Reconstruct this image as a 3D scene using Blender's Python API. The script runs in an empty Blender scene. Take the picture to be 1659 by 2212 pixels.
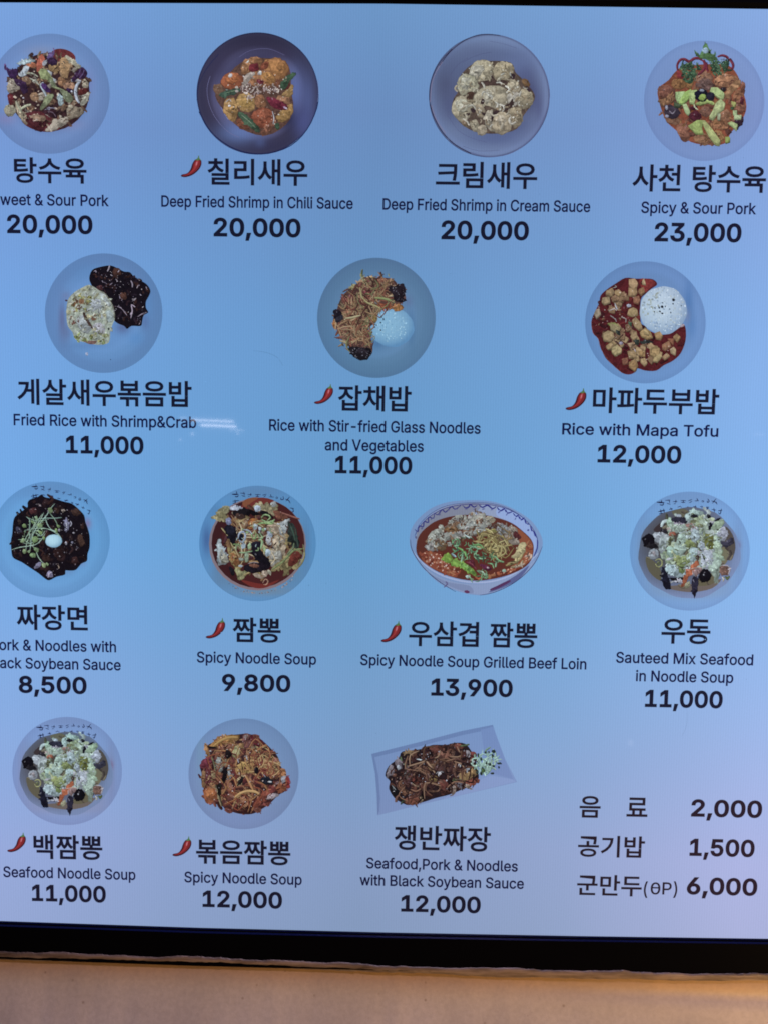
import bpy, math, random
from mathutils import Vector, Matrix
from mathutils.geometry import tessellate_polygon

# ------------------------------------------------------------------ camera, world, lamps
SC = bpy.context.scene
COL = SC.collection
SC.view_settings.view_transform = 'Standard'
SC.view_settings.look = 'None'
SC.view_settings.exposure = 0.0
SC.view_settings.gamma = 1.0
SC.cycles.filter_width = 1.8
W, H, F = 1659.0, 2212.0, 1650.0            # working units of the photograph, focal length in them
PITCH, YAW, ROLL = -0.07136, 0.01208, 0.01621
CAM = Vector((0.0, -1.0, 0.0))
def _basis():
    M = Matrix.Rotation(YAW, 3, 'Z') @ Matrix.Rotation(PITCH, 3, 'X')
    r, f, u = M @ Vector((1, 0, 0)), M @ Vector((0, 1, 0)), M @ Vector((0, 0, 1))
    c, s = math.cos(ROLL), math.sin(ROLL)
    return c * r + s * u, f, c * u - s * r
CR, CF, CU = _basis()
cam_data = bpy.data.cameras.new('camera')
cam_data.sensor_fit = 'HORIZONTAL'
cam_data.sensor_width = 36.0
cam_data.lens = 36.0 * F / W
cam_data.clip_start, cam_data.clip_end = 0.01, 100
cam = bpy.data.objects.new('camera', cam_data)
COL.objects.link(cam)
m4 = Matrix((CR, CU, -CF)).transposed().to_4x4()
m4.translation = CAM
cam.matrix_world = m4
SC.camera = cam
world = bpy.data.worlds.new('World')
SC.world = world
world.use_nodes = True
world.node_tree.nodes['Background'].inputs[0].default_value = (0.75, 0.72, 0.95, 1)
world.node_tree.nodes['Background'].inputs[1].default_value = 0.03

def area(name, loc, target, size, energy, color, sy=None):
    d = bpy.data.lights.new(name, 'AREA')
    d.shape = 'RECTANGLE' if sy else 'DISK'
    d.size = size
    if sy: d.size_y = sy
    d.energy, d.color = energy, color
    o = bpy.data.objects.new(name, d)
    o.location = loc
    o.rotation_euler = (Vector(target) - Vector(loc)).to_track_quat('-Z', 'Y').to_euler()
    COL.objects.link(o)
    return o
# warm shop light from low on the right, paler light from above; both stand where the glass does not mirror them to the lens
area('warm_spot', (1.9, -0.75, -1.35), (0.3, 0, -0.72), 0.3, 74.0, (1.0, 0.64, 0.30))
area('front_soft', (0.3, -1.1, 1.9), (0, 0, -0.75), 0.35, 50.0, (0.80, 0.68, 1.0))
def mirrored_tube(X, Y, wpx, hpx, power, dist=6.0):
    """a far ceiling tube behind the photographer, at the spot whose mirror image in the glass falls there"""
    d = CF + CR * ((X - W / 2) / F) - CU * ((Y - H / 2) / F)
    p = CAM + d * (1 / d.y)
    q = p + d * dist; loc = Vector((q.x, -q.y, q.z))
    L_ = (dist + 1) / F
    o = area('ceiling_tube', loc, p, wpx * L_, power, (1.0, 0.93, 0.95), hpx * L_)
    o.rotation_euler = (math.radians(90), math.radians(1.5), 0)
mirrored_tube(459, 908.5, 92, 2.6, 0.20)
mirrored_tube(472, 919.5, 78, 2.6, 0.22)
mirrored_tube(512, 929, 30, 1.4, 0.02)
mirrored_tube(396, 903, 14, 2.6, 0.012)
mirrored_tube(514, 936, 3, 3, 0.006)
mirrored_tube(416, 937, 4, 4, 0.010)
mirrored_tube(390, 950, 3, 3, 0.004)
mirrored_tube(1362, 1605, 10, 12, 0.008)
mirrored_tube(1640, 938, 24, 1.6, 0.006)


# ------------------------------------------------------------------ helpers
def at(X, Y, y=0.0):
    """the point of the upright plane at depth y that a spot of the photograph shows"""
    d = CF + CR * ((X - W / 2) / F) - CU * ((Y - H / 2) / F)
    t = (y - CAM.y) / d.y
    p = CAM + d * t
    return p.x, p.z
def lin(c):
    return tuple((v / 12.92 if v <= 0.04045 else ((v + 0.055) / 1.055) ** 2.4) for v in c)
def hexc(h):
    if len(h) == 3: h = h[0] * 2 + h[1] * 2 + h[2] * 2
    return lin([int(h[i:i + 2], 16) / 255 for i in (0, 2, 4)])
def mixc(a, b, t): return tuple(a[i] * (1 - t) + b[i] * t for i in range(3))
def mulc(a, k): return tuple(v * k for v in a)

def link(name, verts, faces, mat, parent=None, cols=None, smooth=False):
    me = bpy.data.meshes.new(name)
    me.from_pydata(verts, [], faces)
    if cols is not None:
        at_ = me.color_attributes.new('Col', 'FLOAT_COLOR', 'POINT')
        flat = []
        for c in cols: flat += [c[0], c[1], c[2], 1.0]
        at_.data.foreach_set('color', flat)
    if smooth: me.polygons.foreach_set('use_smooth', [True] * len(me.polygons))
    me.materials.append(mat)
    me.update()
    o = bpy.data.objects.new(name, me)
    COL.objects.link(o)
    if parent: o.parent = parent
    return o

# ------------------------------------------------------------------ materials
def new_mat(name):
    m = bpy.data.materials.new(name)
    m.use_nodes = True
    nt = m.node_tree
    return m, nt, nt.nodes['Principled BSDF']
def ramp(nt, stops, mode='EASE'):
    r = nt.nodes.new('ShaderNodeValToRGB')
    e = r.color_ramp.elements
    r.color_ramp.interpolation = mode
    while len(e) < len(stops): e.new(0.5)
    for i, (p, c) in enumerate(stops):
        e[i].position = p
        e[i].color = (*c, 1)
    return r
def backlight(nt):
    """uneven LED backlight of the panel: a factor on the printed colour, in board coordinates"""
    N, L = nt.nodes, nt.links
    g = N.new('ShaderNodeNewGeometry')
    s = N.new('ShaderNodeSeparateXYZ'); L.new(g.outputs['Position'], s.inputs[0])
    noise = N.new('ShaderNodeTexNoise'); noise.inputs['Scale'].default_value = 3.2; noise.inputs['Detail'].default_value = 1
    L.new(g.outputs['Position'], noise.inputs['Vector'])
    def mr(src, a, b, wob):
        m0 = N.new('ShaderNodeMath'); m0.operation = 'MULTIPLY_ADD'
        L.new(noise.outputs['Fac'], m0.inputs[0]); m0.inputs[1].default_value = wob
        L.new(src, m0.inputs[2])
        m = N.new('ShaderNodeMapRange'); L.new(m0.outputs[0], m.inputs['Value'])
        m.inputs['From Min'].default_value = a + wob / 2; m.inputs['From Max'].default_value = b + wob / 2
        return m.outputs[0]
    K = 0.4
    rv = ramp(nt, [(p, tuple(v * K for v in c)) for p, c in FIELD_V], 'LINEAR')
    ru = ramp(nt, [(p, tuple(v * K for v in c)) for p, c in FIELD_U], 'LINEAR')
    L.new(mr(s.outputs['Z'], 0.57, -0.655, 0.07), rv.inputs[0])
    L.new(mr(s.outputs['X'], -0.515, 0.485, 0.09), ru.inputs[0])
    mx = N.new('ShaderNodeVectorMath'); mx.operation = 'MULTIPLY'
    L.new(rv.outputs[0], mx.inputs[0]); L.new(ru.outputs[0], mx.inputs[1])
    # pixel columns of the screen and a faint grain
    w = N.new('ShaderNodeTexWave'); w.wave_type = 'BANDS'; w.bands_direction = 'X'
    w.inputs['Scale'].default_value = 94.0; w.inputs['Distortion'].default_value = 0.0
    L.new(g.outputs['Position'], w.inputs['Vector'])
    w2 = N.new('ShaderNodeTexNoise'); w2.inputs['Scale'].default_value = 420; w2.inputs['Detail'].default_value = 2
    L.new(g.outputs['Position'], w2.inputs['Vector'])
    a = N.new('ShaderNodeMath'); a.operation = 'MULTIPLY_ADD'; a.inputs[1].default_value = 0.055; a.inputs[2].default_value = 0.972
    L.new(w.outputs['Fac'], a.inputs[0])
    b = N.new('ShaderNodeMath'); b.operation = 'MULTIPLY_ADD'; b.inputs[1].default_value = 0.09; b.inputs[2].default_value = -0.045
    L.new(w2.outputs['Fac'], b.inputs[0])
    c = N.new('ShaderNodeMath'); c.operation = 'ADD'; L.new(a.outputs[0], c.inputs[0]); L.new(b.outputs[0], c.inputs[1])
    sc = N.new('ShaderNodeVectorMath'); sc.operation = 'SCALE'; L.new(mx.outputs[0], sc.inputs[0]); L.new(c.outputs[0], sc.inputs['Scale'])
    s2 = N.new('ShaderNodeVectorMath'); s2.operation = 'SCALE'; s2.inputs['Scale'].default_value = 1 / (K * K)
    L.new(sc.outputs[0], s2.inputs[0])
    return s2.outputs[0]
FIELD_V = [(0.00, (0.909, 0.942, 0.907)), (0.12, (0.855, 0.818, 0.822)), (0.32, (0.840, 0.967, 0.938)), (0.56, (0.840, 1.065, 0.994)), (0.76, (1.171, 1.062, 0.941)), (0.90, (1.452, 1.031, 0.882)), (1.00, (1.412, 0.993, 0.814))]
FIELD_U = [(0.00, (1.049, 1.056, 1.119)), (0.22, (0.894, 0.953, 0.980)), (0.48, (0.803, 0.868, 0.859)), (0.75, (0.996, 0.999, 0.984)), (1.00, (1.414, 1.216, 1.203))]
def field_at(x, z):
    def ev(t, K):
        t = max(0, min(1, t))
        for (a, ca), (b, cb) in zip(K, K[1:]):
            if t <= b: break
        return mixc(ca, cb, (t - a) / (b - a))
    a, b = ev((z - 0.57) / (-0.655 - 0.57), FIELD_V), ev((x + 0.515) / 1.0, FIELD_U)
    return tuple(p * q for p, q in zip(a, b))

def print_mat(name='backlit_print', grain=False):
    m, nt, p = new_mat(name)
    N, L = nt.nodes, nt.links
    ca = N.new('ShaderNodeAttribute'); ca.attribute_name = 'Col'
    src = ca.outputs['Color']
    if grain:      # the crumb, grain and gloss flecks of photographed food
        g = N.new('ShaderNodeNewGeometry')
        for sc_, det, lo, hi, a, b, kx in ((150, 2, 0.36, 0.64, 0.72, 1.28, 1.0), (340, 2, 0.36, 0.66, 0.88, 1.12, 1.0)):
            n = N.new('ShaderNodeTexNoise'); n.inputs['Scale'].default_value = sc_; n.inputs['Detail'].default_value = det
            n.inputs['Distortion'].default_value = 1.6
            L.new(g.outputs['Position'], n.inputs['Vector'])
            mr_ = N.new('ShaderNodeMapRange'); L.new(n.outputs['Fac'], mr_.inputs['Value'])
            for k_, v_ in (('From Min', lo), ('From Max', hi), ('To Min', a), ('To Max', b)): mr_.inputs[k_].default_value = v_
            s_ = N.new('ShaderNodeVectorMath'); s_.operation = 'SCALE'
            L.new(src, s_.inputs[0]); L.new(mr_.outputs[0], s_.inputs['Scale']); src = s_.outputs[0]
    mu = N.new('ShaderNodeVectorMath'); mu.operation = 'MULTIPLY'
    L.new(src, mu.inputs[0]); L.new(backlight(nt), mu.inputs[1])
    p.inputs['Base Color'].default_value = (0.004, 0.004, 0.006, 1)
    p.inputs['Roughness'].default_value = 0.035
    p.inputs['Specular IOR Level'].default_value = 0.5
    L.new(mu.outputs[0], p.inputs['Emission Color'])
    p.inputs['Emission Strength'].default_value = 1.0
    return m
PRINT = print_mat()
FOOD = print_mat('backlit_food_print', True)
RELIEF = ('fried_pork', 'shrimp', 'cream_shrimp', 'pork', 'black_bean_sauce', 'fried_rice', 'noodles',
          'noodles_and_cabbage', 'beef', 'cabbage_and_seafood', 'purple_cabbage', 'onion')

# ------------------------------------------------------------------ lettering
GLYPH_DATA = r'''
 188|
&448|197,-7 150,-2 110,12 78,34 54,62 39,96 34,133 37,163 47,189 63,213 85,235 140,279 216,335 237,352 255,375 260,389 262,405 258,427 245,445 226,457 201,461 184,459 168,453 155,444 145,431 139,416 137,399 139,380 145,363 169,327 204,284 438,0 364,0 171,231 121,293 102,319 87,344 78,370 75,398 79,430 91,458 109,481 134,499 165,510 200,513 235,510 266,499 290,482 308,459 320,433 324,404 322,382 315,362 305,342 291,325 256,293 154,217 128,195 110,174 100,154 97,131 100,108 109,87 124,70 143,57 166,49 193,46 223,50 251,59 278,75 301,95 321,121 336,151 346,186 349,224 408,224 405,180 397,144 385,115 371,92 345,62 333,47 305,23 271,7 234,-3
(273|89,207 92,264 101,324 109,364 119,403 132,441 153,494 177,539 236,539 212,485 191,428 174,370 161,313 154,258 151,207 154,161 160,115 172,67 188,16 202,-19 218,-57 236,-96 177,-96 150,-46 128,4 111,55 99,106 92,156
)273|37,-96 56,-56 72,-18 86,18 102,69 113,116 120,162 122,207 119,258 112,313 99,370 82,428 62,485 37,539 97,539 121,494 142,441 154,403 164,364 173,323 181,264 184,207 182,156 174,104 161,53 144,3 123,-47 97,-96
,188|38,-119 68,71 137,71 84,-119
-453|337,244 337,188 114,188 114,244
0453|227,-7 174,1 130,24 95,62 69,113 57,155 50,202 48,254 50,306 57,353 69,395 95,447 130,484 174,508 227,516 279,508 323,484 358,447 384,395 396,353 403,306 405,254 403,202 396,155 384,113 359,62 323,24 279,1|227,50 261,56 290,74 313,103 330,144 340,194 344,254 340,314 330,365 313,405 290,435 261,453 227,460 192,453 163,435 140,405 123,365 113,314 109,254 113,194 123,144 140,103 163,74 192,56
1453|76,0 76,55 391,55 391,0|276,509 276,0 212,0 212,448 209,448 86,358 86,427 198,509
2453|64,0 64,47 234,229 282,282 299,305 311,327 318,348 320,371 317,397 308,419 293,436 273,449 250,457 224,460 196,457 172,447 153,433 139,413 130,390 127,362 66,362 71,405 86,442 111,473 143,496 182,511 225,516 268,511 306,497 337,474 361,445 376,411 381,372 378,345 371,318 357,290 336,259 267,180 153,60 153,57 389,57 389,0
3453|218,-7 173,-3 133,10 98,30 70,57 52,91 44,132 109,132 115,107 126,87 144,71 165,59 191,52 219,50 248,53 275,61 297,74 315,93 325,116 329,145 326,172 316,196 299,217 275,234 242,244 201,248 157,248 157,299 288,448 288,452 70,452 70,509 372,509 372,461 211,278 211,289 264,288 308,276 344,253 371,222 387,186 393,145 387,103 370,66 344,36 309,12 266,-2
4453|40,105 40,158 247,509 311,509 109,166 109,163 413,163 413,105|282,0 282,121 282,146 282,318 343,318 343,0
5453|221,-7 178,-2 140,11 108,32 83,60 66,93 60,130 122,130 127,108 138,89 154,73 173,60 196,52 221,50 250,53 276,64 298,82 314,104 324,131 328,162 324,193 314,221 297,244 275,262 248,273 218,277 192,275 167,268 145,258 128,246 67,253 96,509 366,509 366,452 151,452 134,301 136,301 155,315 178,325 203,331 229,334 263,330 294,321 321,306 345,285 364,260 379,231 388,199 391,163 385,117 369,76 343,41 309,15 268,-1
6453|226,-7 182,-1 142,15 109,40 84,74 69,115 64,162 68,199 80,239 102,285 137,340 252,509 322,509 151,261 145,261 154,275 165,288 179,299 196,307 214,312 235,314 278,309 316,295 346,271 370,240 384,201 389,157 384,112 368,73 343,39 310,14 271,-2|226,48 254,52 279,63 299,79 314,101 324,128 327,157 324,187 314,213 299,235 279,251 254,262 226,265 198,262 174,252 153,235 138,214 128,188 125,158 128,128 138,102 153,79 174,63 198,52
7453|97,0 323,448 323,452 62,452 62,509 391,509 391,449 165,0
8453|226,-7 178,-2 136,11 101,33 74,62 57,96 52,135 55,166 65,195 81,220 101,241 125,256 153,265 153,267 119,282 93,308 76,342 70,380 75,417 90,450 114,477 146,498 184,511 226,516 269,511 306,498 337,477 361,450 377,417 382,380 376,342 359,308 333,282 300,267 300,265 327,256 351,241 372,220 387,195 397,166 401,135 395,96 378,62 352,33 317,11 275,-2|226,49 258,52 285,60 307,74 323,91 333,113 337,139 333,165 322,189 305,208 283,223 256,232 226,235 196,232 169,223 147,208 130,189 119,165 115,139 119,113 129,91 145,74 167,60 195,52|226,290 252,292 274,300 293,313 307,330 316,351 319,376 316,399 308,420 294,437 275,449 252,457 226,460 200,457 177,449 159,437 145,420 136,399 133,376 136,351 145,330 159,313 178,300 201,292
9453|226,516 271,510 310,494 343,468 368,434 384,393 389,347 385,309 373,270 350,224 315,168 200,0 130,0 301,248 307,248 299,234 287,221 273,210 257,202 238,196 218,195 175,199 137,214 106,237 83,269 68,307 64,352 69,397 85,436 110,469 143,494 182,510|226,460 199,457 174,446 154,429 138,407 129,381 125,352 129,322 138,295 154,274 174,257 199,247 226,243 254,247 279,257 299,273 314,295 324,321 327,350 324,381 314,407 299,429 279,446 254,457
B456|60,0 60,509 241,509 289,504 329,491 359,469 381,442 394,410 398,374 395,344 387,320 373,301 356,286 336,275 315,267 315,262 339,257 363,245 385,227 402,203 414,173 418,136 413,100 400,67 377,39 344,18 301,4 247,0|125,57 245,57 296,63 330,80 349,105 355,137 352,161 342,184 327,203 306,218 279,228 248,231 125,231|125,285 238,285 265,288 288,296 308,309 323,326 333,348 336,372 330,403 313,429 283,446 240,452 125,452
C510|267,-7 225,-3 186,7 150,25 119,49 92,79 70,115 53,157 44,203 40,254 44,305 53,352 70,393 92,429 119,459 150,484 186,501 225,512 267,516 305,513 340,504 373,490 402,471 427,447 448,418 463,385 473,348 408,348 401,373 389,395 375,413 357,428 337,440 315,449 292,454 267,456 223,450 184,432 150,403 125,364 109,314 103,254 109,194 125,145 151,105 184,76 223,59 267,53 292,55 315,60 337,69 357,81 375,96 389,114 401,136 408,160 473,160 463,124 448,91 428,62 402,38 373,19 341,5 305,-4
D502|219,0 96,0 96,57 215,57 272,63 318,81 354,110 379,149 394,198 399,255 394,312 379,361 354,399 320,428 275,446 221,452 93,452 93,509 225,509 273,505 315,495 353,478 399,441 433,391 449,351 458,306 462,255 458,205 449,159 433,119 411,83 384,54 351,31 312,14 268,3|125,509 125,0 60,0 60,509
F410|60,0 60,509 369,509 369,452 125,452 125,278 346,278 346,221 125,221 125,0
G520|269,-7 225,-3 185,7 149,25 118,49 91,79 69,116 53,157 43,203 40,254 43,305 53,352 69,393 91,429 117,459 149,484 184,501 223,512 265,516 304,513 340,504 374,489 403,469 429,445 449,416 465,384 474,349 408,349 399,372 387,393 373,411 356,427 337,439 315,448 291,454 265,456 222,450 183,432 150,404 125,364 109,314 103,254 109,194 125,145 151,105 184,76 224,59 269,53 309,57 345,71 374,93 396,123 410,160 415,202 434,199 283,199 283,256 478,256 478,200 471,141 451,91 419,50 377,19 326,0
L393|60,0 60,509 125,509 125,57 361,57 361,0
M628|60,0 60,509 152,509 277,187 287,159 299,123 311,84 322,49 307,49 318,83 330,121 342,158 352,187 476,509 568,509 568,0 504,0 504,291 504,327 505,369 506,413 507,457 513,457 498,409 482,363 467,322 456,291 342,0 286,0 170,291 159,321 145,361 129,408 112,457 119,457 120,416 121,372 122,328 122,291 122,0
N523|60,0 60,509 136,509 343,183 363,151 388,107 414,55 405,54 401,108 399,157 399,195 399,509 463,509 463,0 387,0 202,290 177,331 148,381 108,452 119,454 122,384 124,328 125,291 125,0
P445|60,0 60,509 235,509 289,503 332,487 366,462 390,430 404,391 409,348 404,304 390,265 366,233 332,207 289,191 235,186 109,186 109,242 233,242 269,246 297,256 318,272 333,294 342,319 344,348 342,376 333,402 318,423 297,439 268,449 232,452 125,452 125,0
R449|60,0 60,509 236,509 290,504 333,489 367,465 390,433 405,395 409,352 405,309 390,271 367,240 333,217 289,203 236,198 96,198 96,255 234,255 269,258 298,267 319,281 334,300 342,324 345,352 342,380 334,405 319,425 298,440 269,449 233,452 125,452 125,0|353,0 230,229 303,229 428,0
S447|224,-9 172,-4 128,9 91,31 64,60 46,96 38,137 104,137 110,110 123,88 142,71 166,59 194,52 224,49 257,52 286,60 311,74 329,92 341,114 346,139 342,161 332,179 316,193 296,205 245,222 184,239 128,260 86,289 60,326 52,372 58,413 75,448 102,476 138,498 180,511 227,516 275,511 316,498 351,476 377,449 394,415 401,378 337,378 326,412 302,437 267,453 225,459 194,456 167,448 145,435 129,418 118,398 115,376 119,352 131,334 148,319 169,308 212,293 264,279 312,264 336,252 359,238 379,220 395,198 405,171 408,139 403,99 386,64 360,34 323,11 278,-4
T449|32,452 32,509 417,509 417,452 257,452 257,0 193,0 193,452
V480|204,0 16,509 84,509 192,206 215,137 248,31 235,31 267,138 290,206 395,509 463,509 278,0
a389|160,-9 126,-5 94,5 68,22 48,45 35,73 30,108 34,138 43,161 58,179 78,193 100,203 125,211 178,220 234,227 252,230 265,235 273,243 276,255 276,257 273,279 267,297 256,311 240,322 220,329 196,331 171,329 149,322 132,313 118,301 107,288 100,274 41,291 57,322 79,346 104,364 133,375 163,382 194,384 239,379 263,372 286,360 306,343 322,320 333,290 337,251 337,0 277,0 277,52 272,52 252,25 236,12 215,1 190,-6|170,45 202,49 228,59 248,74 263,93 272,115 276,138 276,190 259,182 231,176 200,171 175,168 134,159 117,150 103,139 95,124 92,105 94,87 102,72 114,61 130,52 149,47
b424|229,-8 198,-5 172,4 153,17 138,31 118,59 112,59 112,0 53,0 53,509 114,509 114,319 118,319 137,346 152,360 171,373 197,381 229,384 274,378 313,361 345,332 370,293 385,245 390,189 385,133 370,84 346,45 313,16 274,-2|220,47 253,51 279,66 301,88 316,117 325,151 328,189 325,227 316,261 301,290 280,311 253,325 220,330 188,325 161,312 140,291 125,263 116,229 113,189 116,150 125,115 140,86 162,65 188,51
c396|207,-8 159,-2 117,16 82,46 56,85 40,133 34,187 40,243 56,291 82,330 117,360 159,378 207,384 234,383 260,377 284,368 305,356 324,341 340,322 353,301 362,277 303,262 290,289 270,311 242,325 207,330 173,325 145,310 124,287 108,258 99,224 96,187 99,151 108,117 124,89 145,66 173,51 207,46 243,52 271,66 292,89 304,117 363,102 354,78 341,56 325,37 306,21 285,9 261,-1 235,-6
d424|195,-8 151,-2 111,16 79,45 55,84 39,133 34,189 39,245 55,293 79,332 112,361 151,378 196,384 228,381 253,373 272,360 287,346 306,319 311,319 311,509 372,509 372,0 313,0 313,59 307,59 287,31 272,17 252,4 227,-5|205,47 236,51 263,65 284,86 299,115 309,150 312,189 309,229 300,263 284,291 263,312 237,325 205,330 172,325 145,311 124,290 108,261 99,227 96,189 99,151 109,117 124,88 145,66 172,51
e404|212,-8 161,-2 117,16 82,46 56,85 40,132 34,187 39,242 55,290 81,329 115,359 157,378 205,384 236,382 266,374 294,361 319,341 341,315 357,282 368,242 371,194 371,169 75,169 75,221 338,221 310,202 307,237 298,269 283,294 263,314 237,326 205,330 173,326 146,313 125,294 109,270 99,241 96,211 96,178 100,139 110,106 128,80 151,61 179,50 212,46 234,48 254,53 271,61 285,73 297,88 306,105 365,91 353,63 335,39 311,19 283,4 249,-5
f254|228,379 228,327 6,327 6,379|81,0 81,432 84,461 96,486 113,505 135,519 161,527 187,530 222,527 243,521 227,468 215,472 195,474 171,470 154,460 145,443 142,419 142,0
g425|207,-151 168,-148 134,-140 105,-127 82,-110 64,-91 51,-69 101,-41 122,-66 136,-78 154,-88 178,-95 207,-97 249,-92 282,-75 304,-47 311,-6 311,68 306,68 287,41 272,28 252,16 227,8 195,5 152,10 113,27 80,53 55,90 39,136 34,191 39,246 55,293 80,332 112,361 152,378 196,384 228,382 253,373 273,360 288,346 308,319 313,319 313,379 372,379 372,-9 367,-54 350,-90 324,-117 291,-136 251,-147|205,59 237,63 264,75 285,95 300,121 309,154 312,193 309,231 300,264 285,291 264,312 237,325 205,330 172,325 145,312 124,290 109,262 99,229 96,193 99,155 109,123 124,96 145,76 172,63
h410|114,227 114,0 53,0 53,509 114,509 114,287 102,287 124,332 152,362 187,379 227,384 264,380 295,369 321,349 341,321 353,285 357,240 357,0 296,0 296,235 290,275 273,304 246,323 210,329 184,326 161,317 141,303 126,283 117,257
i167|53,0 53,379 114,379 114,0|84,443 67,446 54,455 44,468 41,483 44,499 54,512 67,521 84,524 100,521 114,512 123,499 126,483 123,468 114,455 100,446
k381|110,137 110,212 121,212 284,379 360,379 184,199 177,199|53,0 53,509 114,509 114,0|294,0 148,186 191,229 372,0
l189|139,-2 101,3 74,20 58,47 53,84 53,509 114,509 114,99 115,77 120,62 130,54 146,52 160,53 170,54 181,3 162,-1
m610|53,0 53,379 112,379 112,295 108,295 118,323 132,346 151,363 172,376 195,384 219,386 257,380 287,361 309,331 321,295 312,295 322,321 337,343 357,361 381,375 407,383 437,386 468,383 497,372 522,354 541,328 553,296 557,255 557,0 496,0 496,254 490,289 473,313 447,326 419,330 395,328 374,320 358,307 345,290 338,270 335,247 335,0 274,0 274,260 269,288 253,311 229,326 199,330 178,328 158,320 140,307 126,289 117,266 114,238 114,0
n410|114,227 114,0 53,0 53,379 112,379 112,287 102,287 124,332 152,362 187,379 227,384 264,380 295,369 321,349 341,321 353,285 357,240 357,0 296,0 296,235 290,275 273,304 246,323 210,329 184,326 161,317 141,303 126,283 117,257
o415|207,-8 159,-2 117,16 82,46 56,85 40,133 34,187 40,243 56,291 82,330 117,360 159,378 207,384 256,378 299,360 333,330 359,291 376,243 381,187 376,133 359,85 333,46 299,16 256,-2|207,46 242,51 270,66 292,89 307,117 316,151 319,187 316,224 307,258 292,287 270,310 242,325 207,330 173,325 145,310 124,287 108,258 99,224 96,187 99,151 108,117 124,89 145,66 173,51
p424|53,-143 53,379 112,379 112,319 118,319 137,346 152,360 171,373 197,381 229,384 274,378 313,361 345,332 370,293 385,245 390,189 385,133 370,84 346,45 313,16 274,-2 229,-8 198,-5 173,4 153,17 138,31 118,59 114,59 114,-143|220,47 253,51 279,66 301,88 316,117 325,151 328,189 325,227 316,261 301,290 280,311 253,325 220,330 188,325 161,312 140,291 125,263 116,229 113,189 116,150 125,115 140,86 162,65 188,51
r259|53,0 53,379 112,379 112,321 115,321 130,347 152,367 181,380 213,385 229,384 243,384 243,322 230,324 207,326 182,323 159,315 140,301 126,284 117,262 114,237 114,0
s365|182,-8 145,-5 112,3 84,18 62,38 45,63 36,94 94,107 105,79 124,60 150,49 181,45 217,50 244,62 262,81 268,103 265,121 254,136 237,147 212,155 149,170 104,186 72,208 53,237 47,274 51,305 65,332 87,354 115,370 149,381 187,384 223,381 254,372 279,358 299,339 314,316 324,290 268,277 258,298 243,316 219,328 187,333 156,329 131,317 114,299 109,277 112,258 124,243 144,232 172,223 229,209 275,194 306,171 325,142 331,107 326,75 312,47 290,24 260,6 223,-5
t227|204,379 204,327 6,327 6,379|65,471 126,471 126,98 128,76 136,61 150,53 170,50 185,51 202,54 213,2 192,-3 168,-4 125,2 92,21 72,52 65,93
u410|182,-5 146,-1 115,11 89,31 69,59 57,95 53,139 53,379 114,379 114,144 119,105 137,75 164,56 200,50 226,53 249,62 268,77 283,97 293,122 296,153 296,379 357,379 357,0 298,0 298,92 307,92 286,47 257,17 222,0
w567|138,0 23,379 87,379 133,214 154,137 175,41 165,41 186,135 206,214 252,379 316,379 362,214 382,136 402,41 391,41 413,135 434,214 480,379 545,379 429,0 368,0 319,172 305,225 291,280 277,338 291,338 277,280 263,225 248,172 199,0
x379|21,0 171,218 171,171 29,379 100,379 147,306 179,253 207,206 175,206 202,253 233,306 282,379 352,379 209,169 209,214 358,0 287,0 231,85 200,136 173,182 205,182 178,136 148,85 91,0
y389|47,-139 61,-86 71,-87 88,-90 104,-89 118,-84 130,-74 141,-58 151,-36 163,-1 17,379 84,379 165,155 187,87 206,21 184,21 202,87 224,155 305,379 371,379 204,-58 191,-85 177,-107 159,-124 139,-136 117,-143 91,-145 65,-143
'''
GLYPHS = {}
for ln in GLYPH_DATA.strip('\n').split('\n'):
    parts = ln[1:].split('|')
    cs = [[tuple(int(v) for v in q.split(',')) for q in c.split()] for c in parts[1:] if c]
    GLYPHS[ln[0]] = (int(parts[0]), cs)
def offset_ring(c, d):
    if not d: return c
    n, out = len(c), []
    for i in range(n):
        a, b, e = c[i - 1], c[i], c[(i + 1) % n]
        n1 = Vector((b[1] - a[1], a[0] - b[0])).normalized(); n2 = Vector((e[1] - b[1], b[0] - e[0])).normalized()
        k = max(1 + n1.dot(n2), 0.35)
        v = (n1 + n2) * (d / k)
        out.append((b[0] + v.x, b[1] + v.y))
    return out
_gc = {}
def glyph_quads(ch, bold, gx=1.0):
    key = (ch, bold)
    if key in _gc: return _gc[key]
    adv, cs = GLYPHS[ch]
    # Inter outer rings run clockwise here: the sign is found from the summed area
    area_ = sum(sum(c[i - 1][0] * c[i][1] - c[i][0] * c[i - 1][1] for i in range(len(c))) for c in cs)
    sgn = 1 if area_ > 0 else -1
    rings = [offset_ring(c, bold * sgn) for c in cs]
    ys = sorted({round(p[1], 1) for r in rings for p in r})
    ev = []
    for y in ys:
        if not ev or y - ev[-1] > 4: ev.append(y)
    if ys and ev[-1] != ys[-1]: ev[-1] = ys[-1]
    segs = []
    for r in rings:
        for i in range(len(r)):
            a, b = r[i - 1], r[i]
            if abs(a[1] - b[1]) > 1e-6: segs.append((a, b))
    q = []
    for y0, y1 in zip(ev, ev[1:]):
        ym = (y0 + y1) / 2
        xs = []
        for a, b in segs:
            lo, hi = min(a[1], b[1]), max(a[1], b[1])
            if lo <= ym < hi:
                def X(y): return a[0] + (b[0] - a[0]) * (max(lo, min(hi, y)) - a[1]) / (b[1] - a[1])
                xs.append((X(ym), X(y0), X(y1), 1 if b[1] > a[1] else -1))
        xs.sort(); wn = 0; st = None
        for x in xs:
            if wn == 0: st = x
            wn += x[3]
            if wn == 0: q.append((st[1], x[1], x[2], st[2], y0, y1))
    _gc[key] = (adv, q)
    return _gc[key]
KR_CACHE = {}
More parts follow.
